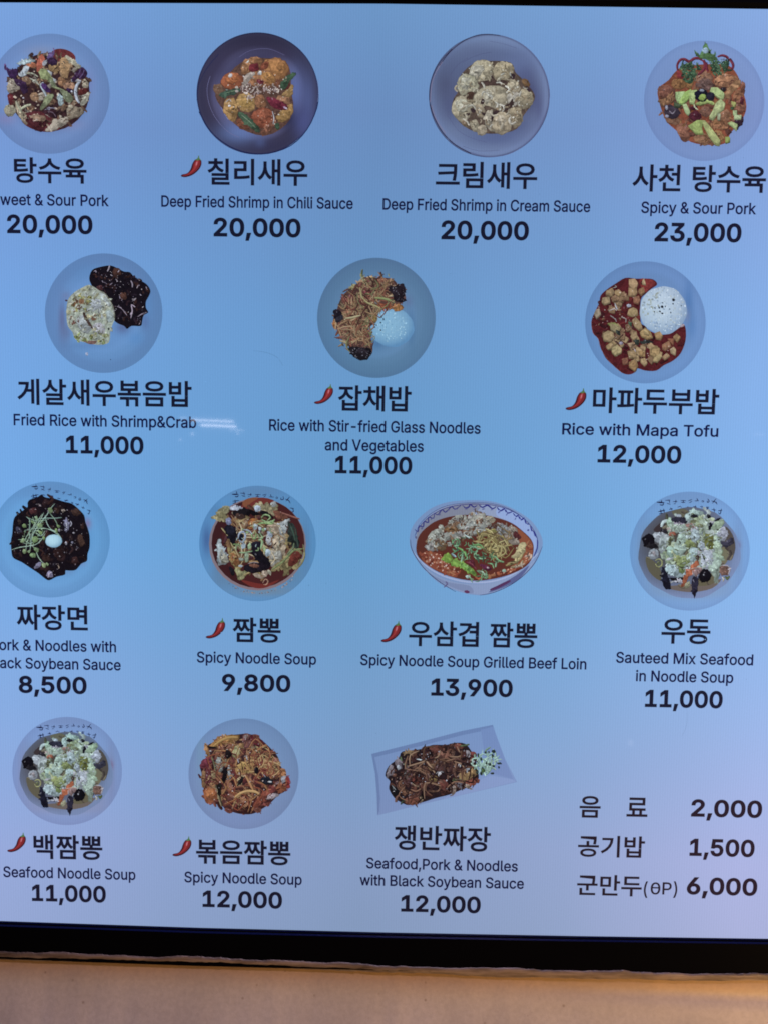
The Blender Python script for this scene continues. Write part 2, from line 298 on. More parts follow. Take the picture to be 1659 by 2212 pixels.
def korean_mesh(s, off):
    c = bpy.data.curves.new('lettering', 'FONT')
    c.body = s; c.size = 1; c.offset = off; c.resolution_u = 4
    o = bpy.data.objects.new('lettering', c)
    COL.objects.link(o)
    bpy.context.view_layer.update()
    me = o.evaluated_get(bpy.context.evaluated_depsgraph_get()).to_mesh()
    v = [(p.co.x, p.co.y) for p in me.vertices]
    f = [tuple(p.vertices) for p in me.polygons]
    o.evaluated_get(bpy.context.evaluated_depsgraph_get()).to_mesh_clear()
    bpy.data.objects.remove(o); bpy.data.curves.remove(c)
    return v, f
def latin_mesh(s, bold, track=0):
    v, f, x = [], [], 0
    for ch in s:
        adv, q = glyph_quads(ch, bold)
        for a, b, c_, d, y0, y1 in q:
            k = len(v)
            v += [(x + a, y0), (x + b, y0), (x + c_, y1), (x + d, y1)]
            f.append((k, k + 1, k + 2, k + 3))
        x += adv + track
    return v, f
def px_scale(X, Y):
    x0, z0 = at(X, Y); x1, _ = at(X + 10, Y); _, z1 = at(X, Y + 10)
    return abs(x1 - x0) / 10, abs(z1 - z0) / 10
def lettering(name, s, cx, cy, w, h, parent, color, bold=None, kr=None, capref=None):
    """text centred on a spot of the board, w wide and h tall (cap or ink height)"""
    if kr is not None: v, f = korean_mesh(s, kr)
    else: v, f = latin_mesh(s, bold)
    x0, x1 = min(p[0] for p in v), max(p[0] for p in v)
    if capref:
        y0, y1 = capref
    else:
        y0, y1 = min(p[1] for p in v), max(p[1] for p in v)
    bx, bz = at(cx, cy)
    sx, sz = px_scale(cx, cy)
    kx, kz = w * sx / (x1 - x0), h * sz / (y1 - y0)
    vv = [(bx + (p[0] - (x0 + x1) / 2) * kx, -0.0003, bz + (p[1] - (y0 + y1) / 2) * kz) for p in v]
    o = link(name, vv, f, PRINT, parent, [color] * len(vv))
    return o

# ------------------------------------------------------------------ printed pictures
def smooth_ring(pts, closed=True, k=3):
    n = len(pts); out = []
    rng = range(n) if closed else range(n - 1)
    for i in rng:
        p0 = pts[i - 1] if (closed or i > 0) else pts[0]
        p1, p2 = pts[i], pts[(i + 1) % n]
        p3 = pts[(i + 2) % n] if (closed or i + 2 < n) else pts[-1]
        for j in range(k):
            t = j / k; t2, t3 = t * t, t * t * t
            out.append(tuple(0.5 * (2 * p1[a] + (p2[a] - p0[a]) * t + (2 * p0[a] - 5 * p1[a] + 4 * p2[a] - p3[a]) * t2
                                    + (3 * p1[a] - p0[a] - 3 * p2[a] + p3[a]) * t3) for a in (0, 1)))
    if not closed: out.append(tuple(pts[-1]))
    return out
def inside(x, y, poly):
    c = False; n = len(poly)
    for i in range(n):
        x1, y1 = poly[i - 1]; x2, y2 = poly[i]
        if (y1 > y) != (y2 > y) and x < (x2 - x1) * (y - y1) / (y2 - y1) + x1: c = not c
    return c
class Picture:
    """a printed picture: thin layers of coloured shapes, each on top of the last"""
    def __init__(self, ox, oy, scale, root, base, rnd):
        self.ox, self.oy, self.k = ox, oy, scale
        self.root, self.layer, self.rnd = root, 0, rnd
        self.base = base
        self.mat = FOOD
        f = field_at(*at(ox + 83 * scale, oy + 83 * scale)); self.inv = tuple(1 / v for v in f)
        self.new('food')
    def new(self, name): self.name, self.v, self.f, self.c, self.count, self.q, self.starts = name, [], [], [], 0, [], []
    grey = 0.12
    def pt(self, x, y):
        self.q.append((x, y))
        return at(self.ox + x * self.k, self.oy + y * self.k)
    def depth(self):
        self.layer += 1; self.count += 1; self.starts.append(len(self.v))
        return -0.0004 - self.layer * 1.6e-6
    def poly(self, pts, col, cols=None):
        if len(pts) < 3: return
        d = self.depth(); b = len(self.v)
        for i, p in enumerate(pts):
            x, z = self.pt(*p); self.v.append((x, d, z)); self.c.append(cols[i] if cols else col)
        for t in tessellate_polygon([[Vector((p[0], p[1], 0)) for p in pts]]):
            self.f.append(tuple(b + i for i in t))
    def fan(self, pts, edge, centre, cpt=None):
        d = self.depth(); b = len(self.v); n = len(pts)
        cx = sum(p[0] for p in pts) / n; cy = sum(p[1] for p in pts) / n
        if cpt: cx, cy = cx + cpt[0], cy + cpt[1]
        x, z = self.pt(cx, cy); self.v.append((x, d, z)); self.c.append(centre)
        for p in pts:
            x, z = self.pt(*p); self.v.append((x, d, z))
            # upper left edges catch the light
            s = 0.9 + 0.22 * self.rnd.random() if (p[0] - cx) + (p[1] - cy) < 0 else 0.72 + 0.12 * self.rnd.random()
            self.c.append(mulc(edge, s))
        for i in range(n): self.f.append((b, b + 1 + i, b + 1 + (i + 1) % n))
    def rough(self, pts, amp, k=4):
        rp = smooth_ring(pts, True, k)
        R = self.rnd
        return [(x + R.uniform(-amp, amp), y + R.uniform(-amp, amp)) for x, y in rp]
    def blob(self, col, pts, hi=1.0):
        """a lumpy piece: dark rim, body with lit and shaded patches"""
        R = self.rnd
        n = len(pts)
        cx = sum(p[0] for p in pts) / n; cy = sum(p[1] for p in pts) / n
        size = max(max(abs(p[0] - cx) for p in pts), max(abs(p[1] - cy) for p in pts))
        rp = self.rough(pts, min(0.95, size * 0.11))
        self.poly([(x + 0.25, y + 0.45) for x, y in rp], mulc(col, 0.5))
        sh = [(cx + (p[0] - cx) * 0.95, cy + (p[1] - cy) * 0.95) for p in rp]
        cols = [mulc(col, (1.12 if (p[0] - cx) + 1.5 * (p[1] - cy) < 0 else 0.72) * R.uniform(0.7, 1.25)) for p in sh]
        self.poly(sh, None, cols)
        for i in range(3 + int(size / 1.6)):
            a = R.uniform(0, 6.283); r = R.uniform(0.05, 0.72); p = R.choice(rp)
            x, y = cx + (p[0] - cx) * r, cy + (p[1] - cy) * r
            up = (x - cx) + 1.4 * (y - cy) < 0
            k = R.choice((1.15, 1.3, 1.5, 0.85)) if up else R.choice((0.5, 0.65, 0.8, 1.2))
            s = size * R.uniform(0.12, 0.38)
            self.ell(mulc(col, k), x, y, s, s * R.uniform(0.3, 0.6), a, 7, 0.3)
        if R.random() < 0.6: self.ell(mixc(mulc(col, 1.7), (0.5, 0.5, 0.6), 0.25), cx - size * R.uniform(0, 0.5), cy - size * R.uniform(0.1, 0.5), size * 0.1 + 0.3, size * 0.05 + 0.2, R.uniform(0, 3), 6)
    def slab(self, col, pts):
        """a cut cube or strip: flat lit top, darker cut side, dark foot"""
        R = self.rnd
        cx = sum(p[0] for p in pts) / len(pts); cy = sum(p[1] for p in pts) / len(pts)
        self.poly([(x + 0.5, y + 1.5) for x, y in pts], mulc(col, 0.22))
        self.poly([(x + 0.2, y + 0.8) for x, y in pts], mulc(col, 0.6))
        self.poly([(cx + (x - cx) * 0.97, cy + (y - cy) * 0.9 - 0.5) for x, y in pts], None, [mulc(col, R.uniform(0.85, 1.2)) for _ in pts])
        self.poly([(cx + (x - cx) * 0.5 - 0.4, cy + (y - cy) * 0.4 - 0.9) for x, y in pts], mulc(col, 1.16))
    def ell(self, col, cx, cy, rx, ry, a=0.0, n=8, jit=0.0, edge=None):
        ca, sa = math.cos(a), math.sin(a); pts = []
        for i in range(n):
            t = 6.2832 * i / n; k = 1 + self.rnd.uniform(-jit, jit)
            x, y = math.cos(t) * rx * k, math.sin(t) * ry * k
            pts.append((cx + x * ca - y * sa, cy + x * sa + y * ca))
        if edge is None: self.poly(pts, col)
        else: self.fan(pts, edge, col, (-0.15 * rx, -0.15 * ry))
    def stroke(self, col, w, pts, shade=True, taper=0.55, soft=False):
        c = smooth_ring(pts, False) if len(pts) > 2 else [pts[0], ((pts[0][0] + pts[1][0]) / 2, (pts[0][1] + pts[1][1]) / 2), pts[1]]
        n = len(c)
        def ribbon(ww, off, cc):
            d = self.depth(); b = len(self.v)
            for i, p in enumerate(c):
                q0, q1 = c[max(0, i - 1)], c[min(n - 1, i + 1)]
                dx, dy = q1[0] - q0[0], q1[1] - q0[1]; l = math.hypot(dx, dy) or 1
                nx, ny = -dy / l, dx / l
                if nx + ny > 0: nx, ny = -nx, -ny
                t = i / (n - 1); s = ww / 2 * (1 - taper * abs(2 * t - 1) ** 3)
                m = self.rnd.uniform(0.9, 1.1)
                for sd in (1, -1):
                    x, z = self.pt(p[0] + nx * (s * sd + off), p[1] + ny * (s * sd + off))
                    self.v.append((x, d, z)); self.c.append(mulc(cc, m * (1.06 if sd > 0 else 0.86) if shade else 1))
            for i in range(n - 1):
                self.f.append((b + 2 * i, b + 2 * i + 1, b + 2 * i + 3, b + 2 * i + 2))
        if shade:
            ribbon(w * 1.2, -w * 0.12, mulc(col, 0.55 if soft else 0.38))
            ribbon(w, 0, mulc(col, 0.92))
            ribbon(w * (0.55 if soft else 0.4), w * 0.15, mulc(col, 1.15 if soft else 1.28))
        else: ribbon(w, 0, col)
    def fill(self, kind, n, s0, s1, pal, reg):
        xs = [p[0] for p in reg]; ys = [p[1] for p in reg]; R = self.rnd; k = 0; tries = 0
        while k < n and tries < n * 20:
            tries += 1
            x, y = R.uniform(min(xs), max(xs)), R.uniform(min(ys), max(ys))
            if not inside(x, y, reg): continue
            k += 1
            s = R.uniform(s0, s1); col = mulc(R.choice(pal), R.uniform(0.8, 1.2)); a = R.uniform(0, 6.28)
            if kind in 'bw':
                if kind == 'w' or R.random() < 0.45:      # shreds and folded strips
                    w = s * R.uniform(0.2, 0.36); bend = R.uniform(-0.55, 0.55) * s
                    ux, uy = math.cos(a) * s * 0.6, math.sin(a) * s * 0.6
                    self.stroke(col, w, [(x - ux, y - uy), (x - uy * bend / s * 2, y + ux * bend / s * 2), (x + ux, y + uy)], soft=True)
                    continue
                m = R.choice((5, 6, 7, 8)); ex = R.uniform(0.35, 0.9)
                pts = []
                for i in range(m):
                    t = 6.283 * (i + R.uniform(-0.3, 0.3)) / m; q = s / 2 * R.uniform(0.55, 1.3)
                    u, w = math.cos(t) * q, math.sin(t) * q * ex
                    pts.append((x + u * math.cos(a) - w * math.sin(a), y + u * math.sin(a) + w * math.cos(a)))
                self.poly([(p_ + s * 0.05, q_ + s * 0.1) for p_, q_ in pts], mulc(col, 0.45))
                self.fan(pts, mulc(col, 0.95), mulc(col, 1.1), (-s * 0.1, -s * 0.1))
                if R.random() < 0.3: self.ell(mixc(mulc(col, 1.5), (0.45, 0.45, 0.55), 0.2), x - s * 0.12, y - s * 0.16, s * 0.14, s * 0.06, R.uniform(0, 3), 5)
            elif kind == 'g':
                self.ell(col, x, y, s / 2, s / 2 * R.uniform(0.4, 0.8), a, 6)
            elif kind == 's':
                bend = R.uniform(-0.4, 0.4) * s
                ux, uy = math.cos(a) * s / 2, math.sin(a) * s / 2
                self.stroke(col, max(0.9, s * R.uniform(0.1, 0.17)), [(x - ux, y - uy), (x - uy * bend / s * 2, y + ux * bend / s * 2), (x + ux, y + uy)])
            elif kind == 't':   # thin noodles
                bend = R.uniform(-0.7, 0.7) * s
                ux, uy = math.cos(a) * s / 2, math.sin(a) * s / 2
                self.stroke(col, R.uniform(1.0, 1.7), [(x - ux, y - uy), (x - uy * bend / s * 2, y + ux * bend / s * 2), (x + ux, y + uy)])
            elif kind == 'c':   # cubes: lit top, darker side
                q = s / 2; ca, sa = math.cos(a), math.sin(a)
                sq = [(x + (u * ca - w * sa) * q * R.uniform(0.85, 1.15), y + (u * sa + w * ca) * q * R.uniform(0.85, 1.15)) for u, w in ((-1, -1), (1, -1), (1, 1), (-1, 1))]
                self.poly([(p[0] + s * 0.1, p[1] + s * 0.24) for p in sq], mulc(col, 0.25))
                self.poly([(p[0] + s * 0.02, p[1] + s * 0.14) for p in sq], mulc(col, 0.6))
                self.poly(sq, None, [mulc(col, R.uniform(0.9, 1.25)) for _ in sq])
    def relief(self):
        """breaks the pieces up: short strokes in the colours of what they lie on"""
        R = self.rnd
        if self.name not in RELIEF or not self.starts: return
        st, q, c = list(self.starts), list(self.q), list(self.c)
        n0 = len(st)
        for _ in range(int(min(600, n0 * {'black_bean_sauce': 0.3, 'cabbage_and_seafood': 0.45, 'beef': 0.5, 'noodles': 0.5}.get(self.name, 0.6)))):
            i = R.randrange(n0); a = st[i]; b = st[i + 1] if i + 1 < n0 else len(q)
            if b <= a or b > len(c): continue
            if max(q[m][0] for m in range(a, b)) - min(q[m][0] for m in range(a, b)) < 3.2: continue
            j, k = R.randrange(a, b), R.randrange(a, b)
            t = R.uniform(0.15, 0.85)
            x, y = q[j][0] * (1 - t) + q[k][0] * t, q[j][1] * (1 - t) + q[k][1] * t
            col = mulc(c[j], R.choice((0.6, 0.75, 0.9, 1.08, 1.22)))
            s = R.uniform(2.2, 6.5) if self.name != 'noodles' else R.uniform(4, 10); an = R.uniform(0, 6.283)
            ux, uy = math.cos(an) * s / 2, math.sin(an) * s / 2
            bd = R.uniform(-0.5, 0.5)
            self.stroke(col, R.uniform(0.8, 2.0) if s < 7 else R.uniform(1.0, 1.7), [(x - ux, y - uy), (x - uy * bd, y + ux * bd), (x + ux, y + uy)], False, 0.8)
    def flush(self):
        self.relief()
        if self.v:
            c = []
            for q in self.c:
                l = 0.3 * q[0] + 0.6 * q[1] + 0.1 * q[2]
                q = mixc(q, (l * 1.0, l * 0.98, l * 1.25), self.grey)
                c.append(tuple(a * b for a, b in zip(q, self.inv)))
            flat = self.name in ('broth', 'rice', 'quail_egg', 'calligraphy', 'rim', 'bowl', 'scallops', 'dish_picture', 'plate', 'chili_icon', 'stem')
            if not flat and self.mat is FOOD: c = [(r * 0.85, g * 0.88, b * 0.84) for r, g, b in c]
            o = link(self.name, self.v, self.f, PRINT if flat or self.name == 'noodle_strands' else self.mat, self.root, c)
            if self.count > 1: o['kind'] = 'stuff'
        self.v, self.f, self.c = [], [], []
def P(s): return [tuple(float(q) for q in t.split(',')) for t in s]
def run_art(pic, src):
    for ln in src.strip().split('\n'):
        t = ln.split()
        if not t: continue
        k = t[0]
        if k.startswith('#'):
            pic.flush(); pic.new(k[1:]); continue
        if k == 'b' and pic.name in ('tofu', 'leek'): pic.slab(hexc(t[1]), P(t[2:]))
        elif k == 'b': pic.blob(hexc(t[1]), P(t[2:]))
        elif k == 'f': pic.poly(smooth_ring(P(t[2:])), hexc(t[1]))
        elif k == 'p': pic.poly(P(t[2:]), hexc(t[1]))
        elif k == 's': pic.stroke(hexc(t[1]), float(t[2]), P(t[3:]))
        elif k == 'l': pic.stroke(hexc(t[1]), float(t[2]) * (1.35 if pic.name == 'calligraphy' else 1), P(t[3:]), False)
        elif k == 'L': pic.stroke(hexc(t[1]), float(t[2]), P(t[3:]), False, 0.0)
        elif k == 'o':
            c, r = P(t[2:4]); pic.ell(hexc(t[1]), c[0], c[1], r[0], r[1], math.radians(float(t[4])) if len(t) > 4 else 0, 32)
        elif k == 'e':
            c, r = P(t[2:4]); col = hexc(t[1])
            a = math.radians(float(t[4])) if len(t) > 4 else 0
            ca, sa = math.cos(a), math.sin(a)
            pts = []
            for i in range(9):
                q = 6.283 * i / 9; j = pic.rnd.uniform(0.92, 1.08)
                x, y = math.cos(q) * r[0] * j, math.sin(q) * r[1] * j
                pts.append((c[0] + x * ca - y * sa, c[1] + x * sa + y * ca))
            pic.blob(col, pts)
        elif k == 'd':      # a smooth heap: lit crown, shaded soft edge
            c, r = P(t[3:5]); c1, c2 = hexc(t[1]), hexc(t[2])
            b0 = len(pic.v); dd = pic.depth(); NR, NS = 9, 48
            for i in range(NR + 1):
                for j in range(NS):
                    q, an = i / NR, 6.2832 * j / NS
                    wob = 1 + 0.012 * math.sin(5 * an + 1) + 0.01 * math.sin(11 * an)
                    ux, uy = q * math.cos(an) * wob, q * math.sin(an) * wob
                    x, z = pic.pt(c[0] + r[0] * ux, c[1] + r[1] * uy)
                    pic.v.append((x, dd, z))
                    tt = min(1, max(0, ((ux + 0.18) ** 2 + (uy + 0.22) ** 2) / 1.4))
                    pic.c.append(mulc(mixc(c1, c2, tt ** 1.3), pic.rnd.uniform(0.96, 1.04)))
            for i in range(NR):
                for j in range(NS):
                    a0, a1 = b0 + i * NS + j, b0 + i * NS + (j + 1) % NS
                    pic.f.append((a0, a1, a1 + NS, a0 + NS))
        elif k == 'r':
            i = t.index('|')
            pic.fill(t[1], int(t[2]), float(t[3]), float(t[4]), [hexc(q) for q in t[5].split(',')], smooth_ring(P(t[i + 1:])))
    pic.flush()
def plate(name, pic, cx, cy, rx, ry, stops, spots, parent, wob=0.0):
    """a round plate or bowl printed with its own shading: radial colours plus soft spots"""
    NR, NS = 30, 120
    stops = [(float(a), hexc(b)) for a, b in (s.split(':') for s in stops.split())]
    if sum(stops[0][1]) > 0.75 and stops[0][1][1] > 0.27:      # white glaze: a little greyer and darker than the bare panel
        def glaze(c): l = 0.3 * c[0] + 0.6 * c[1] + 0.1 * c[2]; return mulc(mixc(c, (l * 0.72, l * 0.98, l * 1.75), 0.38), 0.955)
        stops = [(a, glaze(c)) for a, c in stops]
    sp = []
    for s in spots:
        a = s.split(); sp.append((*[float(v) for v in a[0].split(',')], hexc(a[1]), float(a[2])))
    v, c, f = [], [], []
    for i in range(NR + 1):
        r = i / NR
        for (a, ca), (b, cb) in zip(stops, stops[1:]):
            if a <= r <= b: break
        t = (r - a) / max(1e-6, b - a); t = t * t * (3 - 2 * t)
        base = mixc(ca, cb, max(0, min(1, t)))
        for j in range(NS):
            an = 6.2832 * j / NS
            x, y = cx + rx * r * math.cos(an), cy + ry * r * math.sin(an)
            col = base
            for sx, sy, qx, qy, cc, st in sp:
                g = math.exp(-(((x - sx) / qx) ** 2 + ((y - sy) / qy) ** 2)) * st
                col = mixc(col, cc, min(1, g))
            px, pz = pic.pt(x, y); v.append((px, -0.0003, pz)); c.append(col)
    for i in range(NR):
        for j in range(NS):
            a, b = i * NS + j, i * NS + (j + 1) % NS
            f.append((a, b, b + NS, a + NS))
    return link(name, v, f, PRINT, parent, c)
# ------------------------------------------------------------------ the pictures, in tenths of a spot of their own frame
ART = {}
# name: (label, x0, y0, width of frame in photo pixels, plate spec, art)
ART['pork'] = ('round plate of battered pork with purple cabbage and carrot', 0, 120, 420,
 ('72,87.5 87,87', '0:6d94cc 0.62:6d94cc 0.74:739bd3 0.9:6c93cc 1:6890c8',
  ['10,124,14,8 8c86b0 0.5', '128,70,10,20 7d86bd 0.5', '6,70,9,22 8088b8 0.4', '98,132,22,8 8f90b8 0.5', '60,26,22,8 8a8fa8 0.5']), '''
#sauce
o 3c2426 72,85 58,57
o 6a2c2e 92,33 18,10 15
o 5e2a30 60,128 30,14 12
#fried_pork
r b 130 6 12 7a604f,96795f,5c4238,8a8078,3d2a2a,6b5040 | 12,66 22,50 40,34 56,28 78,28 98,34 115,45 126,60 131,72 131,90 124,108 112,120 92,134 76,140 50,130 34,122 20,114 12,98
r g 120 2 5 2a1a1e,3a2427,a08c78,c0b0a0 | 14,66 40,34 78,28 115,45 130,72 124,108 92,134 50,130 20,110
b a59a8e 12,70 16,66 22,68 29,73 29,80 22,84 14,86 10,80
b 9a9682 8,106 14,103 21,106 23,112 20,119 12,120 7,114
b b3a79a 60,86 66,88 65,97 55,96 52,90
b 9c7a5c 45,88 53,86 57,95 50,99 45,95
b b08a62 90,36 97,35 101,46 100,58 96,66 90,63 87,52 86,42
b a28158 74,42 84,40 86,50 84,58 76,56 70,52
b 9a7050 86,64 93,66 96,72 90,77 84,72
b a97f66 92,74 102,71 110,76 106,82 96,81
b b7ae9c 96,32 106,38 112,44 119,48 112,51 104,44 97,38
b a99c8c 122,66 128,72 127,80 120,78
b aaa79a 124,86 130,86 128,96 122,104 116,104 120,94
b 957a66 44,120 54,117 66,121 66,128 56,129 46,126
b a99f92 76,130 84,126 92,122 100,122 98,130 90,134 82,140 74,142 66,142 70,136
b 8f8272 96,110 106,106 118,108 122,114 112,122 100,124
b b5a88f 24,98 29,100 29,112 36,124 41,129 36,132 28,120 23,108
b 8c6e58 33,64 43,64 46,71 40,75 34,70
b c4b8a4 100,104 106,105 104,110 99,108
b 9c8a78 36,124 42,122 41,130 35,131
b 6a2a30 13,88 20,90 21,100 16,104 12,96
b 5a2622 116,82 128,80 124,88 114,90
b 4c2126 38,124 60,131 68,126 62,142 48,138
#carrot
b b06a4a 38,45 46,42 54,46 53,50 43,49
b b5604a 57,34 62,32 66,38 63,48 59,56 54,56 54,45
#onion
b 9fb0bc 25,45 36,40 48,38 52,41 40,45 30,46
b b3bccb 36,48 43,49 39,60 33,64 30,60
b a9aab8 63,42 70,39 68,45 63,48
s a3b0c0 3 64,72 60,76 64,84 68,92
s b5bdd2 3.6 118,69 112,76 110,86 112,96 116,102
s a8a8b8 2.6 104,70 112,69 118,70
s b5b89e 3 29,112 38,106 46,104
s a8aa94 2.6 24,99 28,108 32,116
b a6bac4 86,88 92,92 92,104 87,105 84,95
b b5b9c8 70,54 76,58 74,63 69,58
b b8c0cc 77,66 82,68 80,72
s a6a79c 2 44,66 52,70 58,76
s 9b9c8c 2 38,59 48,59 56,64
b b9c0c8 88,82 93,83 89,86
#green_pepper
b 8a9266 57,54 66,53 73,60 79,70 76,72 68,66 60,66
b 7c8468 72,66 78,70 83,78 78,80 74,74
b 788066 88,84 98,84 106,94 104,101 98,100 92,92
b 828a6a 70,90 79,90 76,98 68,106 58,112 62,103
s 8c9470 2.4 76,78 86,81 94,84
#purple_cabbage
b 3d2550 8,50 12,50 18,54 25,52 27,60 22,66 16,66 12,58
b 6a4a86 7,46 10,46 11,52 8,54
b 3a2444 22,67 30,68 38,72 40,80 41,86 34,88 30,78 24,74
b 725a96 70,33 76,30 79,22 80,28 77,36 70,38
b 34203e 70,38 80,36 84,44 80,48 72,46
b 4c2f68 61,74 66,74 74,84 70,86 62,80
b 3c2244 108,62 116,52 122,50 127,58 123,66 114,66 108,70 104,68
s 6a5684 1.2 112,64 116,58 118,52
s 6a5684 1.2 116,66 121,60 123,54
b 3a2028 62,114 72,110 80,112 83,122 78,124 68,118
s 8a86a0 1.2 66,112 74,109 82,110
s 6e5a6c 1.2 70,114 78,116 82,122
b 38204a 98,80 104,82 108,85 103,87 98,84
e c8cce0 105,85 1.6,1.2
e c8c4d8 35,94.5 1.2,1
''')
ART['chili_shrimp'] = ('dark round plate of orange chili shrimp topped with crushed nuts', 700, 100, 490,
 ('82.5,81.5 75.5,75.8', '0:545478 0.55:56567c 0.66:64648c 0.72:5c5a7e 0.80:423e58 0.93:3c3a54 0.985:42405a 1:20244e',
  ['82,18,50,22 2d2840 0.6', '62,130,26,14 6f86c0 0.85', '128,80,12,30 6a7ab8 0.8', '145,90,10,34 5e6aa0 0.75', '34,50,18,26 3f3a58 0.7', '120,112,16,16 23233c 0.9', '96,146,34,9 3a3858 0.6','100,34,30,8 3b3452 0.6','70,42,26,14 423c5c 0.6','140,118,12,20 58609a 0.7','86,142,6,6 5f70a8 0.4']), '''
#rim
L 6a6c98 0.5 24,60 20,76 23,96 32,114 46,129 60,136
L 7a86ba 0.5 36,88 38,100 46,114
L 62608e 0.4 60,36 74,28 96,26 116,34
L 20264e 0.8 34,33 20,50 10,70 7.5,90
L 141c4a 1.1 10,104 24,128 46,146 70,155 96,156 124,146 144,126 156,100 158,82
L 7080b0 0.5 157,64 158.2,80 157,92
#sauce
f 5e4238 40,66 64,42 100,38 122,50 124,76 127,100 118,120 92,134 60,124 42,104 30,84
#shrimp
b 9a6a46 64,42 72,37 82,36 88,40 86,48 78,54 66,58 62,54
b a06c3e 92,40 104,37 116,40 121,48 119,58 112,64 102,64 94,58 90,50
b b07842 98,42 112,42 117,50 110,58 100,54
b 8a4a32 88,44 96,42 94,50 86,52
b 9a5634 40,60 48,55 58,56 65,62 62,72 52,76 42,74 37,68
b b46a3a 44,58 54,57 60,63 54,68 44,67
b 80604c 28,72 36,69 40,76 38,84 30,82
b 9c6a46 68,60 80,54 94,53 104,60 106,70 96,74 80,72 70,70
b ae7a40 88,56 98,55 104,64 100,70 90,66
b a89a94 66,60 74,55 80,56 72,66 66,76 64,70
b a8824c 42,90 52,86 57,94 58,106 54,116 46,112 40,102
b b08a50 57,86 66,80 76,84 80,92 78,101 68,104 60,100 56,93
b b8924e 60,90 70,87 76,94 70,99 62,97
b 9a6a48 80,84 90,84 93,96 86,100 80,96
b 8e4e34 78,104 90,98 100,102 104,112 100,122 88,124 78,118 74,110
b a05c40 84,102 94,102 98,110 90,114 82,110
b 9a6e50 106,86 118,82 123,92 118,100 110,96
b a07c46 106,108 116,100 125,94 126,104 120,114 110,117 106,113
b 8a5a44 96,120 104,112 104,118 98,128 90,134 87,130
b 9a7a4a 120,76 126,70 126,80 122,86 112,84 116,80
b 7a4a34 58,112 66,118 72,124 66,126 58,122
b 80503a 106,64 114,66 110,74 104,72
b 6a3430 112,70 122,68 120,76 114,76
#pepper
b 7a2c34 73,46 82,44 84,52 76,55 72,52
b 6c2436 94,86 104,88 114,92 120,98 118,102 108,101 98,97
b 702c34 82,64 90,66 88,71 82,69
e b08cb0 117,99.5 3,1.2 30
e d8d4e4 118,100 1.4,0.7
#green_bean
b 40584a 38,80 50,77 60,75 60,80 50,84 40,86 35,84
b 425c46 110,72 118,62 126,55 130,57 124,64 118,74 112,78
b 46604a 59,105 64,106 74,112 82,122 86,127 83,130 76,125 66,117 60,110
b 3c5440 104,120 108,118 110,124 106,126
s 7a9078 1 62,108 72,116 80,124
s 6e8468 0.9 44,81 52,79 58,77
#glaze
e cfc8d0 49,59.5 2.8,2 -40
e c8ccd2 86,56 1.8,2.6
e b8b4c0 84,57 1,1.8
s c8ccd0 1.6 69,44 72,41
s b8bcc8 1.2 101,104 103,112 102,120
s b0b0bc 1 43,93 48,89 50,92
r g 46 1 2.2 c8b8a8,d8d0c8,b89a80,caa890 | 42,60 66,42 110,42 118,60 120,96 100,122 50,110 42,96
e d6d2dc 48,97 1.6,1.2
e cac4ba 109,108 1.2,0.8
#crushed_nuts
r b 70 2.2 4.4 a08c90,c0aca8,8a7478,b49c98,d0c0bc | 62,76 72,70 86,69 100,70 108,74 114,78 112,82 100,80 92,83 84,82 78,86 72,90 68,87 66,80
r g 60 1 2.4 e0d4d0,c8b4ac,5a4448 | 60,74 72,69 86,68 106,70 115,79 108,82 84,84 72,91 66,82
e c0b4b0 57,79 2,1.6
e c4b8b0 57,74.5 2,1.6
''')
